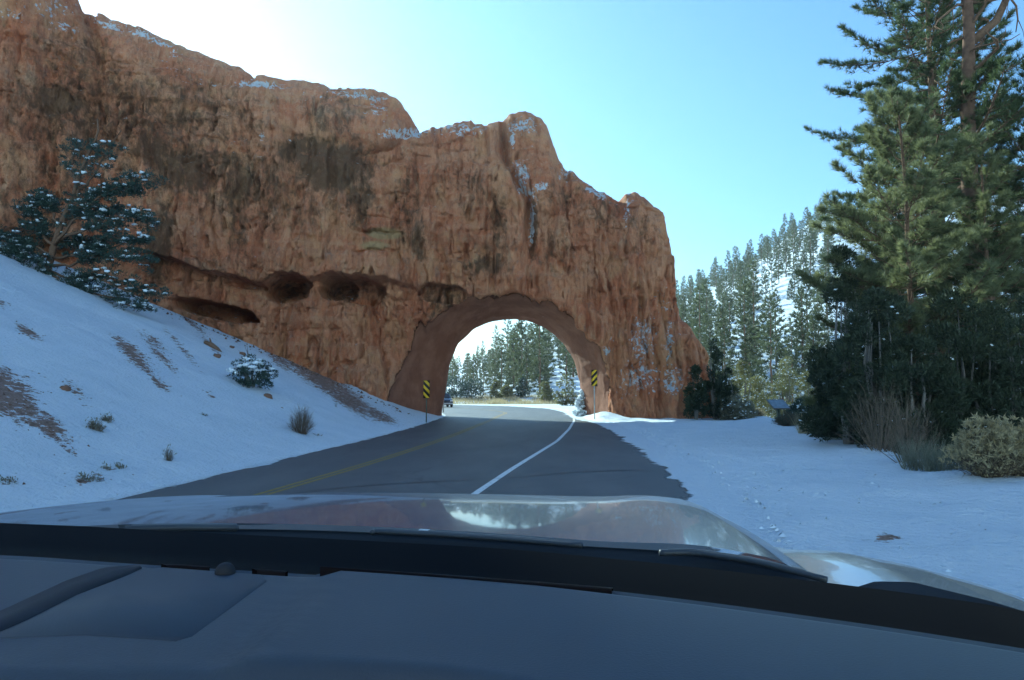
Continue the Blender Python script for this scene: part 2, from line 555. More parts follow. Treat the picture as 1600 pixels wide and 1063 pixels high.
def seg_dist(px, py, poly, closed=True):
    best = np.full(px.shape, 1e9)
    inside = np.zeros(px.shape, bool)
    n = len(poly)
    for i in range(n if closed else n - 1):
        a, b = poly[i], poly[(i + 1) % n]
        d = b - a
        L2 = d @ d + 1e-12
        t = np.clip(((px - a[0]) * d[0] + (py - a[1]) * d[1]) / L2, 0, 1)
        dd = (px - a[0] - t * d[0]) ** 2 + (py - a[1] - t * d[1]) ** 2
        best = np.minimum(best, dd)
        if closed:
            cond = (a[1] > py) != (b[1] > py)
            xi = a[0] + (py - a[1]) * d[0] / (d[1] if abs(d[1]) > 1e-9 else 1e-9)
            inside ^= cond & (px < xi)
    best = np.sqrt(best)
    return np.where(inside, -best, best)

# height of the land without the road
VEG = [(-50, 8.4), (5, 8.4), (13, 8.7), (16.5, 9.4), (19, 9.5), (27, 11.2), (40, 14.7), (53, 17), (70, 22), (90, 30), (400, 150)]
RIDGE = [(-1.5, .02), (-.4, .02), (-.12, .035), (-.06, .045), (0, .062), (.08, .088), (.15, .10), (.22, .118), (.30, .165), (.36, .205), (.42, .242), (.55, .262), (.8, .27), (1.5, .2)]
def land(X, Y):
    X, Y = np.asarray(X, float), np.asarray(Y, float)
    xl = np.interp(Y, RL[:, 1], RL[:, 0])
    dl = xl - X
    left = np.where(dl > 0, .30 * np.maximum(dl - .5, 0) + .13 * np.maximum(dl - 2.0, 0), 0)
    left = np.minimum(left, 16) * sstep(75, 58, Y) * sstep(-60, -10, Y)
    left = left + .25 * fbm(X * .22, Y * .22, 5) * sstep(1.0, 6, dl) * sstep(75, 58, Y)
    xr = np.interp(Y, [p[0] for p in VEG], [p[1] for p in VEG]) + .35 * vn(Y * .35, Y * 0 + 3.1, 9)
    dr = X - xr
    drop = -np.minimum(.34 * np.maximum(dr, 0), 1.1) * sstep(95, 60, Y)
    mound = .16 * sstep(-3.2, -.2, dr) * sstep(60, 40, Y) * (X > 0)
    a = X / np.maximum(Y, 60)
    e = interp(a, RIDGE)
    prof = np.clip((Y - 118) / 270, 0, 1)
    over = np.clip((Y - 388) / 900, 0, 1)
    hill = e * 388 * prof * (1 - .55 * over) * sstep(60, 100, Y)
    hill = hill * (1 + .10 * fbm(X * .012, Y * .012, 3)) + 1.6 * fbm(X * .05, Y * .05, 21) * prof
    back = 170 * sstep(-30, -260, Y) * (1 + .12 * fbm(X * .01, Y * .01, 71)) * sstep(-5200, -3000, Y)  # unseen hill behind the camera, added to bounce warm light onto the rock
    hill = hill + back
    small = (.035 * fbm(X * .9, Y * .9, 31, 2) + .080 * fbm(X * 1.1, Y * 1.1, 32, 2) * (X > 0)) * sstep(120, 40, Y)
    return left + drop + mound + hill + small

def ground_hit(px, py, tmax=400):
    d = ray(px, py)
    t = np.concatenate([np.arange(2, 60, .05), np.arange(60, tmax, .5)])
    X, Y, Z = d[0] * t, d[1] * t, CAM_Z + d[2] * t
    h = land(X, Y)
    k = np.argmax(Z < h) if (Z < h).any() else len(t) - 1
    return np.array([X[k], Y[k], h[k]])

# ------------------------------------------------------------------ ground sheet
def axis(segs):
    out = []
    for a, b, st in segs:
        out.append(np.arange(a, b, st))
    out.append([segs[-1][1]])
    return np.concatenate(out)
gx = axis([(-2600, -1000, 400), (-1000, -300, 70), (-300, -80, 11), (-80, -34, 1.2), (-34, -9, .3), (-9, 10, .13), (10, 24, .35), (24, 80, 1.4), (80, 340, 6), (340, 1000, 66), (1000, 2600, 400)])
gy = axis([(-1200, -400, 100), (-400, -40, 15), (-40, 3, 1.1), (3, 34, .2), (34, 62, .3), (62, 150, 1.0), (150, 420, 4), (420, 1200, 60), (1200, 3600, 600)])
GX, GY = np.meshgrid(gx, gy, indexing='ij')
GZ = land(GX, GY)
near = (GX > -100) & (GX < 40) & (GY > -45) & (GY < 150)
sd = np.full(GX.shape, 50.0)
sd[near] = seg_dist(GX[near], GY[near], POLY)
rag = np.where(GX > 0, .55 * fbm(GX * .3, GY * .30, 41, 2) + .12 * fbm(GX * .5, GY * .6, 44, 2) + .03 * fbm(GX * 1.2, GY * 1.2, 42, 2), .10 * fbm(GX * 1.5, GY * 1.5, 43))
lip = sstep(-.35, .45, sd + rag)
GZ = np.where((sd < 5) & (sd > 0), np.maximum(GZ, -.01), GZ) * sstep(-.1, .4, sd) + np.where(sd < 0, -.08, 0) * (1 - lip) + (.055 * lip - .05 * (1 - lip)) * np.where(sd < 40, 1, 1)
PXg, PYg = project(GX, GY, GZ)
bare = np.zeros(GX.shape)
# (px, py, half-length, half-width, angle in the picture, strength) of the bare soil showing on the bank
for (cx, cy, a, b, ang, s) in [(10, 615, 75, 40, 35, 1.0), (75, 665, 60, 20, 40, .95), (100, 690, 45, 14, 45, .7), (45, 520, 26, 10, 38, .9), (120, 612, 38, 9, 50, .8), (0, 475, 16, 10, 20, .8),
                              (210, 555, 55, 14, 42, .9), (250, 600, 32, 9, 48, .8), (255, 560, 46, 9, 45, .75), (285, 545, 60, 5, 50, .8), (240, 535, 30, 12, 40, .7),
                              (500, 590, 90, 20, 33, 1.0), (545, 625, 60, 16, 32, .95), (440, 565, 40, 12, 34, .85), (590, 648, 40, 10, 25, .9), (330, 618, 12, 5, 45, .9),
                              (155, 745, 12, 6, 20, .7), (175, 735, 10, 8, 40, .8), (130, 752, 22, 6, 15, .8), (10, 755, 14, 8, 30, .8), (300, 505, 40, 6, 40, .8), (330, 540, 30, 6, 40, .7), (420, 600, 20, 4, 45, .6), (60, 585, 14, 4, 50, .9), (265, 690, 10, 4, 45, .5)]:
    c, s_ = math.cos(rad(ang)), math.sin(rad(ang))
    u = ((PXg - cx) * c + (PYg - cy) * s_) / a
    v = (-(PXg - cx) * s_ + (PYg - cy) * c) / b
    bare = np.maximum(bare, s * np.exp(-(u * u + v * v) ** 1.5) * .86 * (GX < -3) * (GY > 5) * (GY < 55))
bare = bare + .34 * ((GX > 8) & (GX > np.interp(GY, [p[0] for p in VEG], [p[1] for p in VEG])) & (GY < 95)) + .26 * (GY > 112)
bare = bare + .18 * sstep(-50, -75, GY)  # soil share of the added hill, set for its bounce light
bare = np.maximum(bare, .95 * np.exp(-(((PXg - 1380) / 26) ** 2 + ((PYg - 842) / 7) ** 2)) * (GX > 3) * (GY < 12))
grit_dent_shade = sstep(3.2, .1, sd) * (GX > 0) * .12 + .42 * (GX > 0) + sstep(.5, .0, sd) * (GX < 0) * 1.1  # right side: dirt specks plus shade of small dents put into the colour
# pile of dirty snow at the foot of the right jamb
GZ += (.40 * np.exp(-(((GX - 6.2) / 1.1) ** 2 + ((GY - 57.0) / 2.2) ** 2)) + .42 * np.exp(-(((GX - 6.0) / 1.0) ** 2 + ((GY - 49.5) / 3.0) ** 2))) * lip
g = Geo()
g.grid(np.stack([GX, GY, GZ], -1))
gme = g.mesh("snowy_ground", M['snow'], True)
for nm, arr in (("bare", bare), ("grit_dent_shade", grit_dent_shade)):
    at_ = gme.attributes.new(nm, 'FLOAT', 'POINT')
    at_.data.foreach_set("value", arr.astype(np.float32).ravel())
ground = put("snowy_ground", gme)
ground["kind"] = "structure"
def gz(x, y):
    return float(land(np.array([x]), np.array([y]))[0]) + .05

rc = np.random.default_rng(19)
def scatter(name, mat, XY, size, flat=.6, sink=.0):
    # many small angular lumps joined into one mass
    n = len(XY)
    base = np.array([[1, 0, 0], [-.5, .87, 0], [-.5, -.87, 0], [0, 0, 1.0], [.6, .5, .55]])
    Fb = np.array([[0, 1, 3], [1, 2, 3], [2, 0, 3], [0, 4, 1], [4, 3, 1]])
    a = rc.uniform(0, 6.28, n)
    size = size * .62
    V = base[None] * (1 + .35 * rc.normal(size=(n, 5, 1))) * size[:, None, None] * np.array([1, .8, flat])
    ca, sa = np.cos(a)[:, None], np.sin(a)[:, None]
    V = np.stack([V[..., 0] * ca - V[..., 1] * sa, V[..., 0] * sa + V[..., 1] * ca, V[..., 2]], -1)
    Z = land(XY[:, 0], XY[:, 1]) + .045 - sink
    V += np.stack([XY[:, 0], XY[:, 1], Z], 1)[:, None]
    g = Geo()
    g.add(V, (Fb[None] + 5 * np.arange(n)[:, None, None]).reshape(-1, 3))
    o = put(name, g.mesh(name, mat))
    o["kind"] = "stuff"
    return o
cand = np.argwhere((bare > .5) & (GX < -3) & (GX > -34) & (GY > 4) & (GY < 52))
cand = cand[rc.integers(len(cand), size=5200)]
XY = np.stack([gx[cand[:, 0]], gy[cand[:, 1]]], 1) + rc.normal(size=(5200, 2)) * .22
scatter("soil_clods", M['stone'], XY, .02 + .06 * rc.random(5200) ** 3)
n_ = 2600
Yl = rc.uniform(6, 48, n_)
Xl = np.interp(Yl, RR[:, 1], RR[:, 0]) + np.abs(rc.normal(size=n_)) * 1.6 - .1
scatter("snow_crumbs", M['snowlump'], np.stack([Xl, Yl], 1), .02 + .07 * rc.random(n_) ** 3)
Yl = rc.uniform(7, 50, 1400)
Xl = np.interp(Yl, RL[:, 1], RL[:, 0]) - np.abs(rc.normal(size=1400)) * .35
scatter("snow_crumbs", M['snowlump'], np.stack([Xl, Yl], 1), .02 + .05 * rc.random(1400) ** 3)
n_ = 2600
Yl = 6 + 40 * rc.random(n_) ** 1.6
Xl = np.interp(Yl, RR[:, 1], RR[:, 0]) + .1 + rc.random(n_) * (np.interp(Yl, [p[0] for p in VEG], [p[1] for p in VEG]) - np.interp(Yl, RR[:, 1], RR[:, 0]))
ok = fbm(Xl * .6, Yl * .6, 91, 3) > -.05
scatter("soil_crumbs", M['stone'], np.stack([Xl, Yl], 1)[ok], (.02 + .06 * rc.random(n_) ** 3)[ok], .5, .012)
n_ = 900
Xl = rc.uniform(-30, -6, n_)
scatter("rubble", M['stone'], np.stack([Xl, interp(Xl, [(-60, 30), (-44, 37.5), (-36, 42.5), (-28, 46), (-20, 48.2), (-12, 49.6), (-6, 50.2)]) - 1.6 - np.abs(rc.normal(size=n_)) * 1.5], 1), .03 + .20 * rc.random(n_) ** 5, .8)
# ------------------------------------------------------------------ road and its markings
W = 40
tt = np.linspace(-.05, 1.015, W)
V = RL[:, None] * (1 - tt)[None, :, None] + RR[:, None] * tt[None, :, None]
V3 = np.concatenate([V, np.zeros(V.shape[:2] + (1,))], -1)
g = Geo()
g.grid(np.swapaxes(V3, 0, 1))
rme = g.mesh("road", M['asphalt'], True)
sdr = -seg_dist(V[..., 0], V[..., 1], POLY)
onright = tt[None, :] > .5
snowedge = np.where(onright, sstep(2.6, .6, sdr) * .30 + sstep(1.15, .45, sdr) * .75, sstep(.3, -.15, sdr) * .75)
snowedge = snowedge + np.where(onright, .16 * np.exp(-((sdr - .6) / .7) ** 2) * sstep(8, 13, V[..., 1]) * sstep(60, 40, V[..., 1]), 0)
a_ = rme.attributes.new("snowedge", 'FLOAT', 'POINT')
a_.data.foreach_set("value", np.swapaxes(snowedge, 0, 1).astype(np.float32).ravel())
road = put("road", rme)
road["kind"] = "structure"

def strip(name, pts, w, mat, z, wob=0.0):
    q = resample(pts, 160)
    T = np.gradient(q, axis=0)
    T /= np.linalg.norm(T, axis=1)[:, None]
    N = np.stack([-T[:, 1], T[:, 0]], 1)
    ww = w * (1 + wob * vn(np.arange(160) * .7, np.zeros(160), 77))[:, None]
    g = Geo()
    g.grid(np.stack([np.c_[q + N * ww / 2, np.full(160, z)], np.c_[q - N * ww / 2, np.full(160, z)]], 0))
    o = put(name, g.mesh(name, mat))
    o["kind"] = "structure"
    return o
def P2(px, py):
    return tuple(plane(px, py, 0)[:2])
yl = np.array([P2(*p) for p in [(320, 800), (390, 778), (560, 730), (640, 704.5), (700, 684), (742, 667), (768, 656), (782, 649)]] + [(-.35, 66), (-2.2, 76), (-7, 88), (-18, 99), (-40, 107), (-80, 116)])
for off in (-.09, .09):
    d = np.gradient(yl, axis=0)
    d /= np.linalg.norm(d, axis=1)[:, None]
    strip("yellow_centre_line", yl + np.stack([-d[:, 1], d[:, 0]], 1) * off, .075, M['yellow'], .006)
strip("white_edge_line", [P2(*p) for p in [(640, 845), (745, 770), (800, 733), (870, 690), (889, 671), (897, 658)]] + [(4.15, 52)], .13, M['white'], .006)
strip("tar_seam", [P2(*p) for p in [(380, 786), (480, 768), (600, 757), (720, 751), (800, 747), (900, 738), (985, 735), (1040, 738)]], .05, M['black'], .009, .7)
strip("tar_seam", [P2(*p) for p in [(640, 712), (700, 706), (800, 694), (900, 688), (960, 690)]], .05, M['black'], .009, .8)

# ------------------------------------------------------------------ the rock fin with its arch
def surface_nets(f, xs, ys, zs):
    s = f > 0
    cnt = np.zeros(tuple(n - 1 for n in f.shape), np.int8)
    for i in (0, 1):
        for j in (0, 1):
            for k in (0, 1):
                cnt += s[i:i + cnt.shape[0], j:j + cnt.shape[1], k:k + cnt.shape[2]]
    act = (cnt > 0) & (cnt < 8)
    I, J, K = np.nonzero(act)
    vid = np.full(act.shape, -1, np.int32)
    vid[I, J, K] = np.arange(len(I))
    acc = np.zeros((len(I), 3))
    num = np.zeros(len(I))
    cor = [(0, 0, 0), (1, 0, 0), (0, 1, 0), (1, 1, 0), (0, 0, 1), (1, 0, 1), (0, 1, 1), (1, 1, 1)]
    for a in range(8):
        for b in range(a + 1, 8):
            A, B = np.array(cor[a]), np.array(cor[b])
            if np.abs(A - B).sum() != 1:
                continue
            fa = f[I + A[0], J + A[1], K + A[2]].astype(float)
            fb = f[I + B[0], J + B[1], K + B[2]].astype(float)
            m = (fa > 0) != (fb > 0)
            t = np.where(m, fa / np.where(m, fa - fb, 1), 0)
            acc += m[:, None] * (A + t[:, None] * (B - A))
            num += m
    acc /= num[:, None]
    Vv = np.stack([xs[0] + (I + acc[:, 0]) * (xs[1] - xs[0]), ys[0] + (J + acc[:, 1]) * (ys[1] - ys[0]), zs[0] + (K + acc[:, 2]) * (zs[1] - zs[0])], 1)
    Fs = []
    for ax in range(3):
        sl1 = [slice(1, -1)] * 3
        sl2 = [slice(1, -1)] * 3
        sl1[ax], sl2[ax] = slice(0, -1), slice(1, None)
        ch = s[tuple(sl1)] != s[tuple(sl2)]
        idx = np.array(np.nonzero(ch)).T
        o = np.ones(3, int)
        o[ax] = 0
        idx = idx + o
        u, v = (ax + 1) % 3, (ax + 2) % 3
        eu, ev = np.eye(3, dtype=int)[u], np.eye(3, dtype=int)[v]
        q = [idx, idx - eu, idx - eu - ev, idx - ev]
        q = [vid[c[:, 0], c[:, 1], c[:, 2]] for c in q]
        F = np.stack(q, 1)
        flip = ~s[idx[:, 0], idx[:, 1], idx[:, 2]]
        F[flip] = F[flip][:, ::-1]
        Fs.append(F[(F >= 0).all(1)])
    return Vv, np.concatenate(Fs)

CREST = [(-420, -300), (-200, -260), (0, -175), (60, -130), (95, -70), (116, 0), (128, 18), (165, 28), (200, 38), (240, 54), (280, 72), (320, 86), (350, 98), (385, 112), (400, 123), (450, 126), (500, 131), (525, 139), (570, 141), (605, 146), (628, 162), (642, 182), (655, 200), (690, 200), (718, 192), (735, 189), (760, 196), (786, 193), (800, 181), (822, 178), (845, 184), (856, 200), (866, 232), (882, 262), (920, 292), (966, 313), (975, 303), (990, 299), (1006, 306), (1020, 320), (1035, 332), (1044, 372), (1050, 420), (1054, 470), (1064, 500), (1078, 522), (1094, 548), (1103, 590), (1112, 640), (1125, 700)]
BASE = [(-60, 30), (-44, 37.5), (-36, 42.5), (-28, 46), (-20, 48.2), (-12, 49.6), (-6, 50.2), (2, 50.4), (8, 50.8), (12, 51.6), (16, 53)]
THICK = [(-44, 10.4), (-30, 10.4), (-20, 10), (-12, 8.8), (-7, 7), (0, 6.4), (7, 6.4), (10, 5.2), (12.3, 3.5), (15, 2.2)]
DX = .088
xs = np.arange(-40.5, 14.6, DX)
zs = np.arange(-1.0, 34.5, DX)
ys = np.arange(-3.2, 11.6, DX * 1.08)
X2, Z2 = np.meshgrid(xs, zs, indexing='ij')
base1 = interp(xs, BASE)
thick1 = interp(xs, THICK)
# crest height above ground for each X
cw = []
for px, py in CREST:
    x = (px - 800) / FPX * 50
    for _ in range(4):
        Yc = interp(x, BASE) + interp(x, THICK) * .5
        x = at(px, py, Yc)[0]
    cw.append((x, at(px, py, Yc)[2]))
cw = sorted(cw)
zc1 = interp(xs, cw)
zc1 = zc1 + .16 * fbm(xs * 1.1, xs * 0 + 2.2, 60) * (zc1 > 3)
zc2, T2, B2 = zc1[:, None], thick1[:, None], base1[:, None]
t = np.clip(Z2 / np.maximum(zc2, .5), 0, 1)
pw = interp(xs, [(-44, 2.4), (-16, 2.6), (-8, 3.6), (-3, 6), (8, 7), (15, 5)])[:, None]
setb = T2 * .5 * (1 - np.sqrt(np.clip(1 - t ** pw, 0, 1)))
yF = .05 * np.maximum(Z2, 0) * 0 + setb
PX, PY = project(X2, B2 + yF, Z2)
low = sstep(.97, .75, t)             # features fade towards the very crest
# undercut below the long ledge
line = interp(PX[:, 0], [(-200, 330), (0, 368), (120, 385), (230, 402), (330, 428), (400, 441), (480, 434), (600, 434), (650, 447), (700, 455), (1200, 460)])[:, None] + 6 * fbm(X2 * .8, Z2 * .2, 3)
dy = PY - line
fadeR = sstep(690, 600, PX)
yF += fadeR * sstep(-3, 4, dy) * (.15 + .75 * np.exp(-np.maximum(dy, 0) / 38)) * (.55 + .9 * sstep(-.3, .4, fbm(X2 * .3, Z2 * 0 + 1.5, 410)))
yF -= fadeR * .55 * sstep(-90, -4, dy) * sstep(4, -3, dy)
# talus foot
yF -= 1.9 * sstep(90, 260, dy) * fadeR
yF -= .9 * np.exp(-np.maximum(Z2, 0) / 1.1) * (1 - fadeR) * sstep(930, 1000, PX)
# right-hand end spreads towards its foot
yF -= 1.8 * sstep(430, 640, PY) * sstep(960, 1060, PX)
def ell(cx, cy, a, b, ang=0.0, p=2.0):
    c, s_ = math.cos(rad(ang)), math.sin(rad(ang))
    u = ((PX - cx) * c + (PY - cy) * s_) / a
    v = (-(PX - cx) * s_ + (PY - cy) * c) / b
    return np.abs(u) ** p + np.abs(v) ** p
wob = .20 * fbm(X2 * 1.6, Z2 * 1.6, 12) + .05 * fbm(X2 * 5, Z2 * 5, 13, 2)
for (cx, cy, a, b, ang, dep) in [(445, 449, 37, 22, -8, 4.2), (548, 450, 52, 21, 8, 2.6), (522, 449, 25, 20, 0, 2.6), (330, 484, 68, 13, 13, 3.8), (375, 492, 20, 11, 8, 1.6), (690, 458, 38, 15, 5, 1.3), (25, 385, 60, 30, 5, 2.2), (600, 363, 34, 4, 2, .5), (590, 393, 36, 3, -4, .35), (400, 447, 60, 5, 8, .5)]:
    e = ell(cx, cy, a, b, ang, 2.4) + wob * 2
    yF += dep * sstep(1.06, .86, e) * (.6 + .4 * sstep(b, -b, PY - cy))
# vertical scoop under the second cave
yF += .9 * np.exp(-((PX - 575) / 45) ** 2) * sstep(440, 480, PY) * sstep(600, 520, PY)
# gullies, steps, clefts
def gully(pts, w, d):
    p = np.array(pts, float)
    cx = np.interp(PY, p[:, 1], p[:, 0])
    m = sstep(p[0, 1] - 14, p[0, 1], PY) * sstep(p[-1, 1] + 20, p[-1, 1] - 10, PY)
    return d * m * np.exp(-((PX - cx) / w) ** 2)
yF += gully([(785, 180), (789, 240), (806, 275), (826, 315), (831, 400)], 7, 1.3) * sstep(1.0, .94, t)
yF += gully([(655, 195), (610, 225), (560, 240)], 14, .9)
yF += gully([(970, 305), (978, 350), (985, 400)], 6, .7)
yF += gully([(872, 250), (905, 330), (915, 420)], 10, .45)
yF += gully([(130, 20), (150, 120), (140, 260), (150, 330)], 16, .9)
yF += gully([(215, 250), (222, 420)], 12, .35)
yF += .75 * sstep(702, 768, PX) * sstep(776, 771, PX) * sstep(365, 395, PY) * sstep(470, 440, PY)
yF += 1.1 * ((np.exp(-((PX - 60) / 40) ** 2) * .9 + np.exp(-((PX - 128) / 16) ** 2) * .5) * sstep(110, 200, PY))
yF -= .7 * np.exp(-((PX - 108) / 14) ** 2) * sstep(150, 200, PY) * sstep(350, 300, PY)
# horizontal benches near the top of the left dome
yF += .35 * sstep(.0, .25, fbm(X2 * .12, Z2 * .55, 81)) * sstep(.55, .8, t)
# general weathering: vertical flutes, strata, pits
wx = X2 + .5 * fbm(X2 * .5, Z2 * .35, 51)
amp = .55 + .45 * sstep(-30, -4, X2)
yF += amp * low * (.55 * fbm(wx * .36, Z2 * .10, 52, 3) + .46 * fbm(wx * 1.0, Z2 * .25, 53, 4) + .26 * ridge(wx * 1.5, Z2 * .33, 54, 3))
def crk(nz, w):
    return 1 - sstep(0, w, np.abs(nz))
rock_n = lambda fx, fz, sd_, o=4: fbm(wx * fx, Z2 * fz, sd_, o)
wx2 = X2 + .35 * fbm(X2 * 1.1, Z2 * .7, 401, 3)
# long upright fractures, shorter splinters, bedding breaks, spalled plates
yF += low * .42 * crk(rock_n(.40, .08, 301, 3), .045) * sstep(-.35, .1, fbm(X2 * .2, Z2 * .2, 302))
yF += low * .30 * crk(rock_n(.95, .20, 303, 4), .05) * sstep(-.25, .15, fbm(X2 * .3, Z2 * .3, 304))
yF += low * .22 * crk(fbm(wx2 * 2.0, Z2 * .55, 311, 3), .07) * sstep(-.15, .2, fbm(X2 * .45, Z2 * .45, 312))
yF += .30 * crk(fbm(X2 * .12, Z2 * .62 + .1 * fbm(X2, Z2, 6), 305, 3), .05) * sstep(-.15, .2, fbm(X2 * .25, Z2 * .25, 306))
yF += .18 * crk(fbm(X2 * .35, Z2 * 1.5 + .15 * fbm(X2, Z2, 16), 315, 3), .07) * sstep(-.05, .25, fbm(X2 * .3, Z2 * .3, 316))
yF += .34 * sstep(.12, .20, fbm(wx2 * .85, Z2 * .17, 307, 4)) - .24 * sstep(.18, .26, fbm(wx2 * 1.4, Z2 * .26, 308, 4))
yF += .15 * sstep(.15, .22, fbm(wx2 * 2.6, Z2 * .45, 309, 3)) - .12 * sstep(.1, .2, fbm(wx2 * 3.4, Z2 * .7, 310, 3))
yF += .22 * fbm(X2 * .16, Z2 * 1.7, 55, 4) + .20 * fbm(X2 * 2.6, Z2 * .9, 56, 3) + .30 * fbm(X2 * .5, Z2 * .5, 58, 4) * (.4 + .6 * sstep(.5, .9, t))
fl = sstep(905, 985, PX) * sstep(395, 470, PY)
yF += fl * (.60 * ridge(wx * 1.25 + .10 * Z2, Z2 * .10, 57, 3) + .26 * ridge(wx * 3.0, Z2 * .2, 59, 2))
yB = T2 - T2 * .5 * (1 - np.sqrt(np.clip(1 - t ** 3, 0, 1))) + .5 * fbm(X2 * .4, Z2 * .3, 70)
Y3 = ys[None, :, None]
f = np.minimum(Y3 - yF[:, None, :], yB[:, None, :] - Y3)
f = np.minimum(f, ((zc2 - Z2) * .7)[:, None, :]).astype(np.float32)
# tunnel
sx_ = np.clip(Y3 / 6.2, -.3, 1.3)
X3, Z3 = xs[:, None, None], zs[None, None, :]
xc = -.45 + .55 * sx_
hw = np.where(X3 < xc, 7.75 - 2.55 * sstep(0, 1, np.clip(sx_, 0, 1)), 7.0 - 1.85 * sstep(0, 1, np.clip(sx_, 0, 1)))
hh_ = 8.35 - 1.35 * np.clip(sx_, 0, 1.0)
u = np.abs(X3 - xc) / hw
v = np.maximum(Z3, 0) / hh_
nexp = np.where(X3 < xc, 2.5, 2.2)
r = (u ** nexp + v ** nexp) ** (1 / nexp)
tw = (.14 * fbm(X2 * .5, Z2 * .5, 90))[:, None, :] + (.14 * fbm(ys[:, None] * .45, zs[None, :] * .4, 91))[None]
ragged = (.50 * fbm(X2 * .75, Z2 * .5, 92) + .16 * ridge(X2 * .8, Z2 * .3, 93, 2))[:, None, :] * np.clip(1 - (Y3 - yF[:, None, :]) / 1.5, 0, 1)
ft = ((r - 1) * 5.5 + tw + ragged * np.clip(Z3 / 3, 0, 1)).astype(np.float32)
del ragged
k = .25
h_ = np.clip(.5 + .5 * (ft - f) / k, 0, 1)
f = ft * (1 - h_) + f * h_ - k * h_ * (1 - h_)
f[0], f[-1] = -1, -1
f[:, 0], f[:, -1] = -1, -1
f[:, :, 0], f[:, :, -1] = -1, -1
RV, RF = surface_nets(f, xs, ys, zs)
ftv = ft[np.clip(((RV[:, 0] - xs[0]) / DX).astype(int), 0, len(xs) - 1), np.clip(((RV[:, 1] - ys[0]) / (ys[1] - ys[0])).astype(int), 0, len(ys) - 1), np.clip(((RV[:, 2] - zs[0]) / DX).astype(int), 0, len(zs) - 1)]
yFv = yF[np.clip(((RV[:, 0] - xs[0]) / DX).astype(int), 0, len(xs) - 1), np.clip(((RV[:, 2] - zs[0]) / DX).astype(int), 0, len(zs) - 1)]
deep = RV[:, 1] - yFv
del f, ft, h_, r, u, v, tw
RV[:, 1] += interp(RV[:, 0], BASE)
PXr, PYr = project(RV[:, 0], RV[:, 1], RV[:, 2])
def spots(lst):
    o = np.zeros(len(RV))
    for (cx, cy, a, b, ang, s) in lst:
        c, s_ = math.cos(rad(ang)), math.sin(rad(ang))
        uu = ((PXr - cx) * c + (PYr - cy) * s_) / a
        vv = (-(PXr - cx) * s_ + (PYr - cy) * c) / b
        o = np.maximum(o, s * np.exp(-(uu * uu + vv * vv) ** 1.4))
    return o
snow_a = spots([(630, 208, 42, 12, -6, .9), (720, 205, 44, 13, 0, .7), (820, 196, 26, 16, 0, .85), (800, 212, 8, 26, 0, .8), (815, 270, 16, 26, -20, .9), (846, 292, 20, 9, -20, .9), (822, 300, 30, 10, 40, .8), (831, 350, 6, 44, 2, .9), (884, 270, 18, 20, 30, .7), (935, 305, 20, 8, 20, .8), (980, 330, 7, 30, 5, .7), (925, 300, 26, 8, 35, .7),
                (1005, 530, 30, 46, 0, .70), (1000, 590, 44, 36, 0, .72), (1045, 540, 9, 60, 4, .75), (1050, 595, 26, 30, 0, .75), (1035, 470, 14, 40, 0, .5), (948, 548, 10, 8, 30, .95), (955, 530, 8, 20, 0, .5), (1065, 600, 14, 40, 0, .5),
                (400, 132, 46, 7, 5, .95), (565, 150, 60, 9, 10, .8), (590, 170, 24, 20, 30, .6), (230, 58, 60, 8, 24, .8), (170, 40, 30, 7, 20, .9), (100, 45, 26, 12, 20, .7), (85, 15, 40, 20, 0, .7), (270, 85, 8, 12, 0, .8), (410, 212, 10, 6, 20, .75), (455, 220, 10, 5, 10, .6), (20, 20, 30, 16, 10, .6), (300, 120, 80, 14, 22, .35), (480, 150, 50, 14, 5, .35)])
stain_a = spots([(190, 190, 230, 100, 12, .60), (90, 300, 110, 110, 0, .50), (400, 300, 130, 70, 5, .55), (330, 420, 150, 40, 8, .30), (520, 262, 70, 50, 0, 1.0), (560, 300, 30, 60, -10, .8), (480, 235, 60, 26, 0, .85), (290, 268, 70, 42, 4, .9), (235, 230, 50, 30, 10, .8), (375, 290, 40, 50, 0, .75), (330, 250, 90, 24, 6, .7), (250, 380, 26, 90, 3, .8), (375, 350, 20, 60, 0, .6), (90, 160, 60, 34, 8, .9), (60, 230, 14, 90, 0, .6), (640, 330, 26, 90, 0, .55), (650, 380, 20, 40, 0, .6), (740, 300, 60, 50, 0, .40), (760, 415, 40, 20, 0, .7), (780, 350, 16, 60, 0, .55), (835, 360, 8, 50, 3, .8), (880, 310, 40, 36, 0, .45), (870, 390, 36, 40, 0, .4), (300, 160, 160, 50, 14, .45), (120, 90, 90, 50, 10, .5), (520, 180, 60, 40, 20, .45), (450, 455, 34, 20, 0, .6), (545, 460, 50, 24, 0, .45), (690, 470, 40, 30, 0, .6), (940, 330, 40, 30, 10, .45), (1000, 360, 24, 40, 0, .35), (330, 500, 60, 10, 12, .4)])  # varnish stains; a few spots darken the caves
ochre_a = spots([(600, 365, 34, 12, 3, .9), (585, 384, 30, 10, 0, .8), (500, 405, 80, 20, 0, .4), (960, 400, 40, 60, 0, .4), (470, 370, 60, 18, 0, .35)])
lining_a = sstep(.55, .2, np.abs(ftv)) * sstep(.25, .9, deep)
g = Geo()
g.add(RV, RF)
kme = g.mesh("rock_arch", M['rock'], True)
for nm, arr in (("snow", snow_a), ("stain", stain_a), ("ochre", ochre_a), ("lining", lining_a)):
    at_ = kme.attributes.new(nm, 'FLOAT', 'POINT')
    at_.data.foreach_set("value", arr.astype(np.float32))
rock = put("rock_arch", kme)
tag(rock, "huge orange red sandstone fin pierced by the arch that the road runs through", "rock arch")

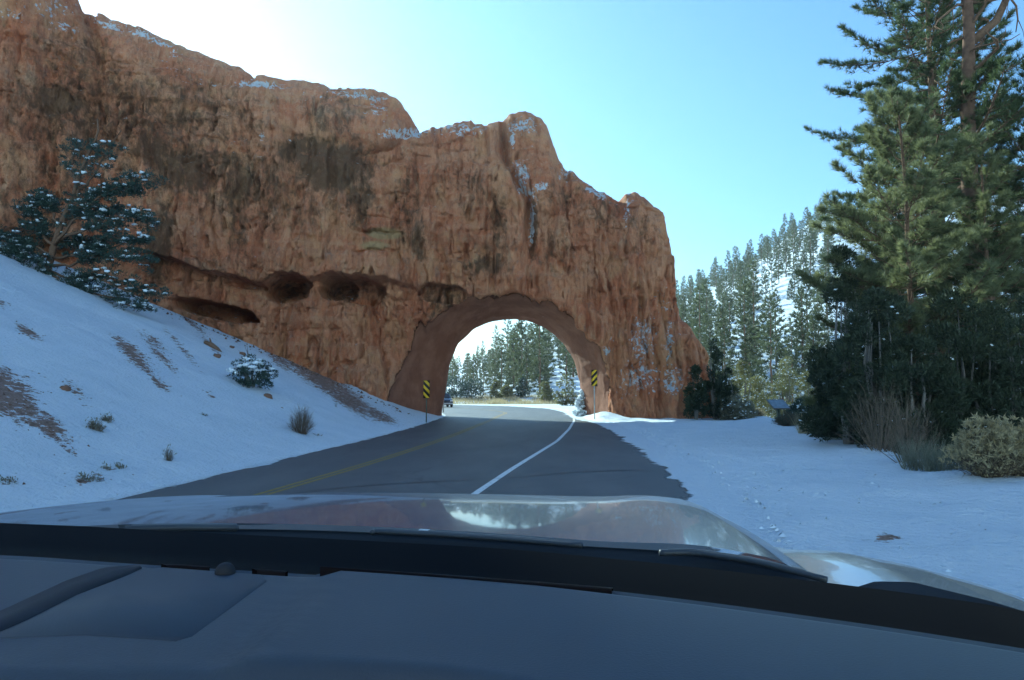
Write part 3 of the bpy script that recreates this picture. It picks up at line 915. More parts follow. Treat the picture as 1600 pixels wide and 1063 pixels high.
#@@REST@@
# ------------------------------------------------------------------ trees
def pine_geo(seed, H, R, cb, nl, tufts_per, k, L, W, trunk_r, prof=1.0, wood_n=7, sub=True, droop=0.0, snow=0.0, lean=(0, 0), limb_mat=0, asym=None, top_r=.02, spread=.9):
    """one pine: returns trunk geometry, crown geometry (limbs, needles)"""
    r = np.random.default_rng(seed)
    wood, crown = Geo(), Geo()
    zz = np.linspace(0, 1, 9)
    tp = np.stack([lean[0] * zz ** 1.5 + .04 * r.normal(size=9) * trunk_r * 6 * (zz > 0), lean[1] * zz ** 1.5 + .04 * r.normal(size=9) * trunk_r * 6 * (zz > 0), zz * H - .3 * (zz == 0)], 1)
    wood.tube(tp, trunk_r * (1 - zz) ** .8 + top_r, wood_n)
    ga = 2.39996
    PT, DT = [], []
    for i in range(nl):
        tfrac = cb + (0.985 - cb) * ((i + r.uniform(-.4, .4)) / nl)
        tfrac = min(max(tfrac, cb), .985)
        az = i * ga + r.uniform(-.5, .5)
        q = (tfrac - cb) / (1 - cb)
        ln = R * ((1 - q) ** prof * .92 + .08) * min(1, .55 + q * 2.2) * (r.uniform(.45, 1.25) if sub else r.uniform(.6, 1.15))
        if asym:
            ln *= asym(az, tfrac)
        if ln < .05:
            continue
        base = np.array([np.interp(tfrac, zz, tp[:, j]) for j in range(3)])
        el = rad(-8 + 50 * q ** 1.3 + (r.uniform(-20, 24) if sub else r.uniform(-12, 12))) - droop * (1 - q)
        d = np.array([math.cos(az) * math.cos(el), math.sin(az) * math.cos(el), math.sin(el)])
        s = np.linspace(0, 1, 6)
        side = np.array([-math.sin(az), math.cos(az), 0])
        P = base + s[:, None] * d * ln + np.array([0, 0, 1.0]) * (ln * (-.12 * s + .26 * s ** 2.4))[:, None] + side * (ln * .12 * r.normal() * s ** 2)[:, None]
        if sub:
            crown.tube(P, np.maximum(trunk_r * .22 * (ln / R) ** .7 * (1 - s * .85), .008), 4, 1, cap=False)
        nt = max(2, int(tufts_per * (ln / R) ** 1.0))
        for j in range(nt):
            sj = r.uniform(.22, 1.0) ** .75
            p = np.array([np.interp(sj, s, P[:, m]) for m in range(3)])
            tl = ln * .30 * (1.15 - sj) * r.uniform(.3, 1.2)
            sg = r.choice([-1, 1])
            td = side * sg * r.uniform(.5, 1) + d * r.uniform(.4, 1.0) + np.array([0, 0, r.uniform(-.15, .55)])
            td /= np.linalg.norm(td)
            e = p + td * tl
            if sub and tl > .12:
                crown.tube(np.stack([p, (p + e) / 2 + np.array([0, 0, .03]), e]), [.012, .009, .006], 3, 1, cap=False)
            PT.append(e)
            DT.append(td * .8 + np.array([0, 0, .45]))
            if sub:
                PT.append(p + (e - p) * .55 + np.array([0, 0, .02]))
                DT.append(td * .5 + np.array([0, 0, .55]))
        PT.append(P[-1])
        DT.append(P[-1] - P[-2])
    PT.append(tp[-1])
    DT.append(np.array([0, 0, 1.0]))
    PT, DT = np.array(PT), np.array(DT)
    crown.tufts(PT, DT, k, L, W, spread, 0)
    if snow:
        m = r.random(len(PT)) < snow
        if m.any():
            crown.tufts(PT[m] + np.array([0, 0, L * .12]), DT[m] * np.array([1, 1, .2]), max(2, k // 4), L * .8, W * 1.3, 1.2, 2)
    return wood, crown

def tree(name, geo, mats, loc, rz, label, cat, group=None, sc=1.0):
    w, c = geo
    o = empty(name, loc, rz)
    o.scale = (sc,) * 3
    put("trunk", w if isinstance(w, bpy.types.Mesh) else w.mesh("trunk", mats[0], True), o)
    put("crown", c if isinstance(c, bpy.types.Mesh) else c.mesh("crown", mats[1]), o)
    return tag(o, label, cat, group)

SN = M['snowlump']
# big pines on the right
def leftlong(az, t):
    return 1.0 + .25 * max(0, math.cos(az - math.pi))
P0 = pine_geo(101, 12.0, 3.9, .10, 130, 52, 20, .28, .018, .11, .62, snow=.0, lean=(-.3, 0))
tree("young_pine", P0, (M['bark'], [M['needle'], M['bark']]), (12.6, 24.0, -1.0), .3, "slim young pine with bright sunlit green needles, in front of the tall red trunk", "pine tree")
P4 = pine_geo(107, 8.2, 2.6, .08, 70, 40, 20, .28, .018, .09, .6, lean=(.1, .1))
tree("young_pine", P4, (M['bark'], [M['needle'], M['bark']]), (14.1, 28.5, -1.0), 2.2, "low sunlit young pine between the two slim trunks, behind them", "pine tree")
P1 = pine_geo(102, 11.6, 3.4, .10, 84, 44, 20, .28, .018, .10, .62, lean=(.2, .1))
tree("young_pine", P1, (M['bark'], [M['needle'], M['bark']]), (16.7, 26.6, -1.0), 1.3, "shorter young sunlit pine right of the slim one, below the tall red trunk", "pine tree")
def a2(az, t):
    return (1.35 if (math.cos(az - math.pi) > .86 and .40 < t < .46) else 1.0)
P2_ = pine_geo(103, 26.0, 4.8, .22, 160, 66, 18, .28, .022, .20, .36, asym=a2, lean=(.2, 0))
tree("old_pine", P2_, (M['bark'], [M['needledark'], M['bark']]), (17.3, 31.0, -1.0), .15, "tall full-crowned pine with a long bough reaching left into the sky", "pine tree")
P6 = pine_geo(111, 20.0, 4.2, .15, 130, 60, 18, .28, .022, .18, .40, lean=(.2, 0))
tree("old_pine", P6, (M['bark'], [M['needledark'], M['bark']]), (19.4, 34.0, -1.1), 2.0, "tall shaded pine standing behind the thick red trunk", "pine tree")
P7 = pine_geo(113, 11.5, 3.2, .08, 96, 52, 18, .28, .020, .12, .5)
tree("young_pine", P7, (M['bark'], [M['needledark'], M['bark']]), (17.4, 34.0, -1.0), 4.0, "darker young pine behind the slim sunlit one, at the left of the stand", "pine tree")
P5 = pine_geo(109, 15.0, 3.9, .12, 110, 56, 18, .28, .022, .18, .5, lean=(-.2, 0))
tree("old_pine", P5, (M['bark'], [M['needledark'], M['bark']]), (20.6, 30.0, -1.1), .9, "dense shaded pine filling the right edge of the picture beside the red trunk", "pine tree")
# the ponderosa with the thick red trunk and dead limbs
r3 = np.random.default_rng(104)
w3, c3 = pine_geo(105, 27.0, 5.0, .28, 62, 64, 18, .28, .024, .42, .3, asym=lambda az, t: (1.0 if (math.cos(az) > -.2) else .45) * (0.0 if .52 < t < .80 else 1.0))
tree("ponderosa_pine", (w3, c3), (M['barkred'], [M['needledark'], M['bark'], SN]), (17.4, 28.6, -1.1), 0, "towering old pine with a thick reddish trunk and bare dead limbs above", "pine tree")
pond = bpy.data.objects["ponderosa_pine"]
for i in range(17):
    g = Geo()
    z0 = 13.2 + i * .36 + r3.uniform(-.2, .2)
    az = i * 2.4 + r3.uniform(-.5, .5)
    ln = r3.uniform(1.0, 3.2)
    d = np.array([math.cos(az), math.sin(az) * .8, r3.uniform(-.1, .5)])
    pts = [np.array([0, 0, z0])]
    for s in range(6):
        d = d + r3.normal(size=3) * .28
        d[2] -= .02
        d /= np.linalg.norm(d)
        pts.append(pts[-1] + d * ln / 6)
    g.tube(pts, np.linspace(.075, .018, 7) * r3.uniform(.6, 1.3), 5)
    for q in range(3):
        b = pts[r3.integers(2, 6)]
        e = d + r3.normal(size=3) * .7
        e /= np.linalg.norm(e)
        g.tube([b, b + e * ln * .16, b + e * ln * .3 + r3.normal(size=3) * .08], [.022, .015, .008], 4)
    put("dead_limb", g.mesh("dead_limb", M['bark'], True), pond)
g = Geo()
g.tube([(0.2, -.1, 16.2), (1.0, -.3, 16.9), (1.6, -.3, 18.1), (2.6, -.2, 18.5), (4.2, 0, 18.4)], [.17, .15, .13, .11, .06], 7)
put("dead_limb", g.mesh("dead_limb", M['bark'], True), pond)

def juniper_geo(seed, H, R, n, L, W, shape='cone', clumps=26, snow=0.0, stems=5, lump=.36):
    r = np.random.default_rng(seed)
    wood, crown = Geo(), Geo()
    for i in range(stems):
        az = r.uniform(0, 6.28)
        q = r.uniform(.15, .6) * R
        wood.tube([(0, 0, -.25), (q * .3 * math.cos(az), q * .3 * math.sin(az), H * .25), (q * .7 * math.cos(az), q * .7 * math.sin(az), H * .55), (q * .5 * math.cos(az), q * .5 * math.sin(az), H * r.uniform(.7, .92))], [.06 + H * .012, .05 + H * .007, .03, .012], 5)
    C = []
    for i in range(clumps):
        t = r.uniform(.06, .97)
        if shape == 'cone':
            rr = R * min(1.0, (1 - t) ** .72 * 1.12) * min(1, .5 + t * 3)
        elif shape == 'round':
            rr = R * math.sqrt(max(.02, 1 - (2 * t - .92) ** 2))
        else:
            rr = R * (.55 + .45 * math.sin(t * 3.1)) * (1 - t * .4)
        az = r.uniform(0, 6.28)
        q = rr * math.sqrt(r.uniform(.2, 1)) * .85
        C.append((q * math.cos(az), q * math.sin(az), t * H, R * lump * r.uniform(.55, 1.15) * (1.1 - .55 * t)))
    C.append((0, 0, H * .95, R * .14))
    C = np.array(C)
    wgt = C[:, 3] ** 2
    idx = r.choice(len(C), n, p=wgt / wgt.sum())
    d = r.normal(size=(n, 3))
    d /= np.linalg.norm(d, axis=1)[:, None]
    rr = C[idx, 3] * r.uniform(.35, 1.0, n) ** .45
    P = C[idx, :3] + d * rr[:, None] * np.array([1, 1, .8])
    keep = P[:, 2] > .03
    P, d = P[keep], d[keep]
    D = d * .8 + np.array([0, 0, .65]) + r.normal(size=P.shape) * .35
    crown.leaves(P, D, L * r.uniform(.6, 1.3, len(P)), W)
    if snow:
        m = (r.random(len(P)) < snow) & (d[:, 2] > .15)
        crown.leaves(P[m] + d[m] * .03, r.normal(size=(m.sum(), 3)) * np.array([1, 1, .3]), L * 1.1, W * 1.8, 1)
    return wood, crown

# dark junipers in the rock's shadow on the right: (px of the foot, distance, height, radius, shape, leaf)
dark = [
    (1322, 23.0, 6.1, 1.35, 'cone', "tall narrow dark juniper at the left end of the shaded thicket"),
    (1308, 25.5, 3.0, 1.0, 'round', "low dark juniper at the left foot of the shaded thicket"),
    (1375, 21.5, 4.6, 1.6, 'round', "dark rounded juniper in the shaded thicket, under the slim young pine"),
    (1430, 20.5, 3.5, 1.35, 'round', "broad dark juniper at the front of the shaded thicket, left of the dry grass"),
    (1490, 21.5, 5.2, 1.8, 'round', "tall dark juniper behind the dry grass in the shaded thicket"),
    (1560, 21.0, 5.2, 1.8, 'round', "dark juniper behind the pale rabbitbrush at the right"),
    (1640, 20.5, 5.8, 1.8, 'round', "large dark juniper at the right edge of the picture"),
    (1405, 25.5, 5.4, 1.9, 'cone', "pointed dark juniper deep in the shaded thicket, left of the middle"),
    (1545, 26.0, 5.8, 2.0, 'cone', "pointed dark juniper deep in the shaded thicket, by the thick red trunk"),
]
for i, (px, Y, H, R, shp, lab) in enumerate(dark):
    x = (px - 800) / 1200 * Y
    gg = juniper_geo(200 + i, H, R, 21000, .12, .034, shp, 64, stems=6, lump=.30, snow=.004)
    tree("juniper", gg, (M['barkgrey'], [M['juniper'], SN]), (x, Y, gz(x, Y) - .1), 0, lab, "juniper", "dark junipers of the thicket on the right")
# bare twiggy brush in front of them
def brush_geo(seed, H, R, n, wdt=.012, up=.9, heads=0, leaf=0, fork=True):
    r = np.random.default_rng(seed)
    a, b = Geo(), Geo()
    az = r.uniform(0, 6.28, n)
    sp = R * np.sqrt(r.random(n))
    hh = H * (1 - .62 * (sp / R) ** 2) * r.uniform(.6, 1.05, n)
    base = np.stack([np.cos(az) * sp * .22, np.sin(az) * sp * .22, np.full(n, -.05)], 1)
    tip = np.stack([np.cos(az) * sp, np.sin(az) * sp, hh], 1) + r.normal(size=(n, 3)) * R * .08
    a.blades(base, tip - base, np.linalg.norm(tip - base, axis=1), wdt * r.uniform(.8, 1.6, n))
    if fork:
        for q in (.4, .6, .75):
            p = base + (tip - base) * q
            d = (tip - base) * .5 + r.normal(size=(n, 3)) * np.linalg.norm(tip - base, axis=1)[:, None] * .26
            a.blades(p, d, np.linalg.norm(tip - base, axis=1) * (1 - q) * 1.0, wdt * .8)
    if heads:
        b.tufts(tip, tip - base + np.array([0, 0, .3]), heads, .11, .035, 1.4, 0)
    if leaf:
        s = r.uniform(.25, 1, (n, leaf))
        p = (base[:, None] + (tip - base)[:, None] * s[..., None]).reshape(-1, 3) + r.normal(size=(n * leaf, 3)) * .03
        b.leaves(p, r.normal(size=p.shape) + np.array([0, 0, .8]), .07, .022)
    return a, b

def bush(name, geo, mats, loc, label, cat, group=None, parts=("stems", "foliage")):
    o = empty(name, loc)
    for g_, m_, n_ in zip(geo, mats, parts):
        if g_.n:
            put(n_, g_.mesh(n_, m_), o)
    return tag(o, label, cat, group)

for i, (px, py, H, R, lab) in enumerate([(1335, 694, 1.5, .9, "bare twiggy bush at the front left of the dark thicket"), (1372, 712, 2.2, 1.1, "tall tangle of bare twigs in front of the dark junipers"), (1415, 726, 1.7, .9, "bare twiggy bush just left of the dry grass clump"), (1545, 690, 2.8, 1.4, "tall bare brush behind the pale rabbitbrush")]):
    p = ground_hit(px, py)
    bush("bare_bush", brush_geo(300 + i, H, R, 90, .014), (M['twig'], M['twig']), (p[0] + .2, p[1] + .3, gz(p[0] + .2, p[1] + .3)), lab, "bush")

p = ground_hit(1552, 752)
for i, (dx, dy, H, R, lab) in enumerate([(0.05, .2, 1.05, .62, "round rabbitbrush with pale dried flower heads beside the snow at the right"), (.75, .5, .95, .55, "second pale rabbitbrush, cut by the right edge of the picture")]):
    bush("rabbitbrush", brush_geo(320 + i, H, R, 420, .010, heads=7, leaf=6), (M['twig'], M['rabbit']), (p[0] + dx, p[1] + dy, gz(p[0] + dx, p[1] + dy)), lab, "shrub", "rabbitbrush on the right", ("stems", "flower_heads"))

def grass_geo(seed, H, R, n, w=.012):
    r = np.random.default_rng(seed)
    g = Geo()
    az, q = r.uniform(0, 6.28, n), R * np.sqrt(r.random(n))
    P = np.stack([np.cos(az) * q, np.sin(az) * q, np.full(n, -.03)], 1)
    D = np.stack([np.cos(az) * .25 + r.normal(size=n) * .18, np.sin(az) * .25 + r.normal(size=n) * .18, np.ones(n)], 1)
    g.blades(P, D, H * r.uniform(.5, 1.1, n), w)
    return g
for i, (px, py, H, R, lab) in enumerate([(1452, 738, .75, .40, "clump of dry grass at the snow's edge left of the rabbitbrush"), (1490, 738, .62, .40, "low dry grass clump touching the rabbitbrush"), (1270, 680, .95, .42, "upright pale grass clump at the left tip of the thicket, right of the panel sign")]):
    q = ground_hit(px, py)
    o = put("grass_clump", grass_geo(340 + i, H, R, 420).mesh("grass_clump", M['sage'] if i < 2 else M['straw']), None, (q[0], q[1] + .2, gz(q[0], q[1] + .2)))
    tag(o, lab, "grass", "grass clumps on the right")

# shaded dark junipers and brush along the foot of the rock's right end
for i, (px, py, Y, H, R, shp, mt, lab) in enumerate([
    (1086, 640, 47.0, 3.3, .85, 'cone', 'juniper', "small dark juniper against the right foot of the rock"),
    (1116, 640, 48.0, 5.1, 1.15, 'cone', 'juniper', "taller dark pointed juniper just right of the rock's foot"),
    (1135, 642, 50.0, 3.2, 1.1, 'cone', 'juniper', "short dark juniper between the pointed one and the sunlit bushes"),
    (1160, 645, 56.0, 4.0, 1.4, 'cone', 'juniperlit', "olive sunlit juniper with dry twigs right of the dark ones"),
    (1180, 640, 60.0, 3.0, 1.6, 'round', 'juniperlit', "low sunlit brush dusted with snow left of the panel sign"),
    (1228, 640, 57.0, 5.0, 1.7, 'cone', 'juniperlit', "bushy olive sunlit juniper behind the panel sign"),
    (1262, 640, 55.0, 4.3, 1.5, 'cone', 'juniperlit', "sunlit olive juniper at the edge of the dark thicket, right of the panel sign"),
    (1290, 640, 62.0, 5.5, 1.9, 'cone', 'juniperlit', "sunlit juniper half hidden behind the dark thicket"),
    (1150, 634, 47.5, 1.5, 1.1, 'round', 'sage', "grey brush with dry twigs at the edge of the shade"),
    (1252, 652, 41.0, 1.4, .8, 'round', 'junblue', "snow-dusted dark bush just right of the panel sign post"),
]):
    x = (px - 800) / 1200 * Y
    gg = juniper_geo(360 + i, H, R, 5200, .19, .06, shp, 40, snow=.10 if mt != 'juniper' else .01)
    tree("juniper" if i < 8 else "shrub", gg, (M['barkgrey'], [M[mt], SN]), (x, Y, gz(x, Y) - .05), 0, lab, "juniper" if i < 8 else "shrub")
for i, (px, py, H, R, mt, lab) in enumerate([
    (985, 640, .7, .55, 'junblue', "dark sagebrush at the rock's foot nearest the striped marker"),
    (1022, 645, .8, .7, 'sage', "second grey sagebrush along the rock's foot, from the arch"),
    (1056, 650, 1.3, .75, 'straw', "tall yellowish grass bush along the rock's foot"),
    (1088, 653, .95, .8, 'sage', "grey sagebrush below the small dark juniper"),
    (1120, 655, .85, .8, 'junblue', "bluish sagebrush below the tall pointed juniper"),
    (1150, 655, .7, .8, 'sage', "low grey sagebrush at the right end of the row"),
    (1235, 668, .8, .7, 'junblue', "bluish sagebrush right of the panel sign's post"),
    (1186, 652, .6, .6, 'straw', "low dry grass left of the panel sign's post"),
]):
    q = ground_hit(px, py)
    bush("sagebrush", brush_geo(400 + i, H, R, 260, .016, leaf=9), (M['twig'], M[mt]), (q[0], q[1] + .35, gz(q[0], q[1] + .35)), lab, "sagebrush")

# ------------------------------------------------------------------ forest on the far slopes
def far_pine(seed, H, R, cb, k=5, snow=.05):
    return pine_geo(seed, H, R * 1.4, cb, 66, 17, k, .75, .17, .20, .85, wood_n=5, sub=False, snow=snow, spread=1.0)
FV = []
for i, (H, R, cb) in enumerate([(16, 2.6, .12), (19, 2.2, .10), (13, 2.7, .06), (20, 2.7, .22), (11, 2.0, .04), (17, 3.0, .15), (15, 1.7, .10), (18, 2.4, .30)]):
    w, c = far_pine(500 + i, H, R, cb)
    FV.append((w.mesh("far_trunk", M['bark'], True), c.mesh("far_crown", [M['forest'], M['bark'], SN]), H))
def joined(i, seed, H, R, cb):
    w, c = pine_geo(seed, H, R * 1.45, cb, 46, 13, 4, .9, .24, .22, .85, wood_n=4, sub=False, snow=.05)
    g = Geo()
    for V, (F, m) in zip(w.v, w.f[:1]):
        g.add(V, F, 1)
    n0 = 0
    off = g.n
    for V in c.v:
        pass
    V = np.concatenate(c.v)
    g.v.append(V)
    for F, m in c.f:
        g.f.append((F + off, m))
    g.n += len(V)
    return g.mesh("distant_pine", [M['forest'], M['bark'], SN])
DV = [joined(i, 520 + i, H, R, cb) for i, (H, R, cb) in enumerate([(13, 2.3, .1), (15, 2.0, .12), (11, 2.3, .1), (17, 2.3, .2), (9, 1.8, .05)])]
rf = np.random.default_rng(77)
placed = []
def far_ok(x, y, dmin):
    for (a, b) in placed:
        if (a - x) ** 2 + (b - y) ** 2 < dmin * dmin:
            return False
    placed.append((x, y))
    return True
def add_far(x, y, sc, label, group, cat="pine tree"):
    if y < 150:
        w, c, H = FV[rf.integers(len(FV))]
        tree("pine_tree", (w, c), None, (x, y, gz(x, y) - .3), rf.uniform(0, 6.28), label, cat, group, sc)
    else:
        o = put("pine_tree", DV[rf.integers(len(DV))], None, (x, y, gz(x, y) - .4), rf.uniform(0, 6.28), sc)
        tag(o, label, cat, group)
n = 0
for tries in range(6000):
    if n >= 196:
        break
    y = 108 + 290 * rf.random() ** .85
    a = rf.uniform(.20, .418)
    x = a * y
    if fbm(np.array([x * .03]), np.array([y * .022]), 8)[0] < -.16 and y > 165:
        continue
    if far_ok(x, y, 6.5 if y < 180 else 5.0):
        lab = ("green pine standing on the snowy hillside right of the rock, in the lower rank" if y < 190 else "small distant pine high on the snowy hillside right of the rock")
        add_far(x, y, rf.uniform(.5, .95) if y > 190 else rf.uniform(.55, 1.05), lab, "pines low on the right hillside" if y < 190 else "pines high on the right hillside")
        n += 1
for px, Y, sc, lab in [(1068, 160, .9, "pine closest to the rock's right edge on the lower hillside"), (1095, 150, 1.0, "pine rising behind the small dark juniper at the rock's right foot"), (1128, 130, .95, "pine rising just right of the taller dark pointed juniper"), (1165, 122, 1.0, "tall pine rising behind the olive juniper left of the panel sign"), (1205, 112, .95, "foremost green pine, standing straight above the panel sign"), (1222, 120, .8, "smaller pine just right of the foremost pine above the panel sign"), (1180, 140, 1.1, "tall pine left of the foremost pine and a little behind it"), (1255, 125, 1.0, "pine standing just left of the tall narrow dark juniper"), (1290, 118, 1.0, "pine half hidden by the tall narrow dark juniper")]:
    x = (px - 800) / 1200 * Y
    add_far(x, Y, sc, lab, "pines low on the right hillside")
m_ = 0
for tries in range(3000):
    if m_ >= 84:
        break
    y = 132 + 130 * rf.random() ** 1.2
    a = rf.uniform(-.105, .085)
    x = a * y
    if far_ok(x, y, 4.2):
        add_far(x, y, rf.uniform(.60, 1.0) * (1 - .45 * float(sstep(.025, -.075, a))), "tall pine seen through the arch, on the slope across the road", "pines seen through the arch")
        m_ += 1
for tries in range(400):     # the wood goes on outside the opening
    if m_ >= 92:
        break
    y = rf.uniform(110, 300)
    a = rf.uniform(.48, .8)
    if far_ok(a * y, y, 7):
        add_far(a * y, y, rf.uniform(.8, 1.1), "pine glimpsed on the hillside between the big trunks at the right", "pines behind the right thicket")
        m_ += 1
# junipers and dry brush at the far side of the bend
for i, (px, Y, H, R, mt, lab) in enumerate([
    (851, 118, 3.2, 1.7, 'juniperlit', "pointed green juniper beyond the bend, largest one inside the arch"),
    (775, 126, 3.0, 1.2, 'juniperlit', "pointed juniper beyond the bend, left of the middle of the arch"),
    (792, 128, 1.9, 1.2, 'juniperlit', "low juniper beyond the bend next to the pointed left one"),
    (817, 128, 3.1, 1.4, 'junblue', "bluish rounded juniper beyond the bend in the middle of the arch"),
    (884, 100, 3.9, 1.5, 'juniperlit', "bush loaded with snow beyond the arch beside its right jamb"),
    (735, 128, 3.0, 2.6, 'junblue', "dark spreading bush beyond the bend at the left inside the arch"),
    (708, 130, 3.6, 2.4, 'junblue', "dark bush behind the oncoming car inside the arch"),
]):
    x = (px - 800) / 1200 * Y
    gg = juniper_geo(600 + i, H, R, 1500, .38, .16, 'cone' if i in (0, 1, 3) else 'round', 24, snow=.45 if i == 4 else .03)
    tree("juniper", gg, (M['barkgrey'], [M[mt], SN]), (x, Y, gz(x, Y) - .05), 0, lab, "juniper")
g = Geo()
rg = np.random.default_rng(5)
nb = 9000
px_, Yb = rg.uniform(690, 915, nb), rg.uniform(111, 130, nb)
xb = (px_ - 800) / 1200 * Yb
zb = land(xb, Yb)
hb = 1.1 * np.clip(.35 + fbm(xb * .4, Yb * .4, 4), .1, 1)
ok = seg_dist(xb, Yb, POLY) > .6
g.blades(np.stack([xb, Yb, zb], 1)[ok], (rg.normal(size=(nb, 3)) * .3 + np.array([0, 0, 1]))[ok], hb[ok], .09)
o = put("dry_grass", g.mesh("dry_grass", M['straw']))
o["kind"] = "stuff"

# ------------------------------------------------------------------ left bank: the leaning snowy juniper
base = ground_hit(72, 428)
BY = base[1]
def tp(px, py, dy=0.0):
    return at(px, py, BY + dy) - base
wood, fol, snw = Geo(), Geo(), Geo()
rj = np.random.default_rng(31)
limbs = [
    [(72, 434, 0), (78, 400, 0), (92, 360, 0), (112, 310, .1), (128, 262, .2), (145, 225, .3), (158, 185, .4)],
    [(86, 380, 0), (110, 350, -.3), (135, 322, -.5), (165, 300, -.6), (205, 283, -.7), (240, 282, -.6)],
    [(112, 312, .1), (140, 275, .2), (165, 240, .4), (190, 205, .5)],
    [(95, 372, 0), (135, 356, -.6), (170, 350, -.9), (205, 335, -1.0), (240, 345, -1.0)],
    [(80, 400, 0), (120, 396, -.5), (160, 388, -.9), (200, 372, -1.1), (238, 375, -1.1)],
    [(78, 412, 0), (115, 412, -.6), (150, 400, -.9), (190, 398, -1.2), (235, 408, -1.2)],
    [(74, 420, 0), (110, 430, -.8), (150, 432, -1.1), (195, 448, -1.4), (250, 462, -1.5)],
    [(74, 424, 0), (100, 440, -.8), (140, 452, -1.3), (190, 468, -1.6), (240, 482, -1.7)],
    [(84, 380, 0), (62, 362, .2), (50, 345, .4), (42, 325, .5)],
    [(80, 395, 0), (50, 380, .1), (22, 372, .2), (-8, 368, .3)],
    [(78, 405, 0), (48, 400, -.3), (18, 385, -.4), (-10, 392, -.5)],
    [(92, 352, .1), (80, 325, .3), (70, 312, .5), (58, 318, .6)],
    [(104, 330, .1), (140, 312, -.2), (175, 296, -.3), (215, 300, -.4)],
    [(72, 424, 0), (60, 404, -.4), (68, 438, -.7), (92, 452, -.9)],
    [(120, 285, .2), (108, 262, .3), (120, 235, .4), (112, 200, .4)],
    [(100, 345, 0), (120, 330, .6), (150, 335, .9), (185, 325, 1.1)],
    [(90, 385, .1), (110, 372, .7), (140, 380, 1.0), (180, 360, 1.2)],
]
for li, L_ in enumerate(limbs):
    P = np.array([tp(*q) for q in L_])
    s = np.linspace(0, 1, len(P))
    s2 = np.linspace(0, 1, 14)
    P2s = np.stack([np.interp(s2, s, P[:, j]) for j in range(3)], 1)
    P2s += rj.normal(size=P2s.shape) * .06 * (s2 > 0)[:, None]
    r0 = .20 if li == 0 else .075
    (wood).tube(P2s, r0 * (1 - s2 * .85) + .008, 6)
    ntw = 26 if li in (0, 2, 14) else 66
    for j in range(ntw):
        sj = rj.uniform(.28, 1.0)
        if li in (0, 2, 14) and sj > .85:
            continue
        p = np.array([np.interp(sj, s2, P2s[:, m]) for m in range(3)])
        d = rj.normal(size=3) * np.array([1, 1, .5]) + np.array([.25, -.2, .15])
        d /= np.linalg.norm(d)
        e = p + d * rj.uniform(.12, .75)
        wood.tube(np.stack([p, (p + e) / 2 + rj.normal(size=3) * .03, e]), [.016, .011, .006], 3, cap=False)
        nn = 64
        rr = rj.uniform(.10, .32)
        dd = rj.normal(size=(nn, 3))
        dd /= np.linalg.norm(dd, axis=1)[:, None]
        fol.leaves(e + dd * rr * np.array([1.15, 1.15, .55]) * rj.uniform(.3, 1, (nn, 1)), dd * .7 + np.array([0, 0, .5]), rj.uniform(.08, .17, nn), .045)
        if rj.random() < .36:
            for w_ in range(rj.integers(1, 4)):
                snw.blob(e + np.array([rj.normal() * rr * .5, rj.normal() * rr * .5, rr * .50]), (rr * rj.uniform(.25, .6), rr * rj.uniform(.25, .6), rr * rj.uniform(.12, .26)), .28, 7, 3, seed=int(rj.integers(1e6)))
    if li not in (0, 2):
        for j in range(4):     # snow lying along the limb
            k_ = rj.integers(3, 13)
            c = P2s[k_] + np.array([0, 0, r0 * .6])
            snw.blob(c, (.16, .10, .05), .25, 7, 3, seed=int(rj.integers(1e6)))
tj = empty("juniper", base - np.array([0, 0, .1]))
put("trunk", wood.mesh("trunk", M['bark'], True), tj)
put("foliage", fol.mesh("foliage", M['junblue']), tj)
put("snow_cover", snw.mesh("snow_cover", SN, True), tj)["kind"] = "stuff"
tag(tj, "snow-laden juniper leaning from the bank in front of the rock at the left", "juniper")
# bare top of the lit dead stem
# small snowy juniper lower on the bank
b2 = ground_hit(392, 606)
wood, crown = juniper_geo(700, 1.3, 1.0, 3600, .10, .04, 'round', 40, stems=6, lump=.24)
o = empty("juniper", b2 - np.array([0, 0, .05]))
put("trunk", wood.mesh("trunk", M['barkgrey'], True), o)
put("foliage", crown.mesh("foliage", [M['junblue'], SN]), o)
s3 = Geo()
for i in range(34):
    a = rj.uniform(0, 6.28)
    q = rj.uniform(.1, .95)
    z = 1.36 * math.sqrt(max(.05, 1 - (q / 1.1) ** 2)) * rj.uniform(.55, .95)
    s3.blob((q * math.cos(a), q * math.sin(a) - .12, z), (rj.uniform(.06, .2), rj.uniform(.06, .2), rj.uniform(.03, .08)), .3, 7, 3, seed=i)
put("snow_cover", s3.mesh("snow_cover", SN, True), o)["kind"] = "stuff"
g = Geo()
for i in range(6):
    d = np.array([-.25 + .2 * rj.normal(), .1 * rj.normal(), 1.0])
    g.tube([(0, 0, .7), np.array([0, 0, .7]) + d * .5, np.array([0, 0, .7]) + d * rj.uniform(.8, 1.1) + rj.normal(size=3) * .1], [.014, .010, .005], 4)
put("dead_twigs", g.mesh("dead_twigs", M['twig']), o)
tag(o, "small round juniper capped with snow on the middle of the left bank", "juniper")

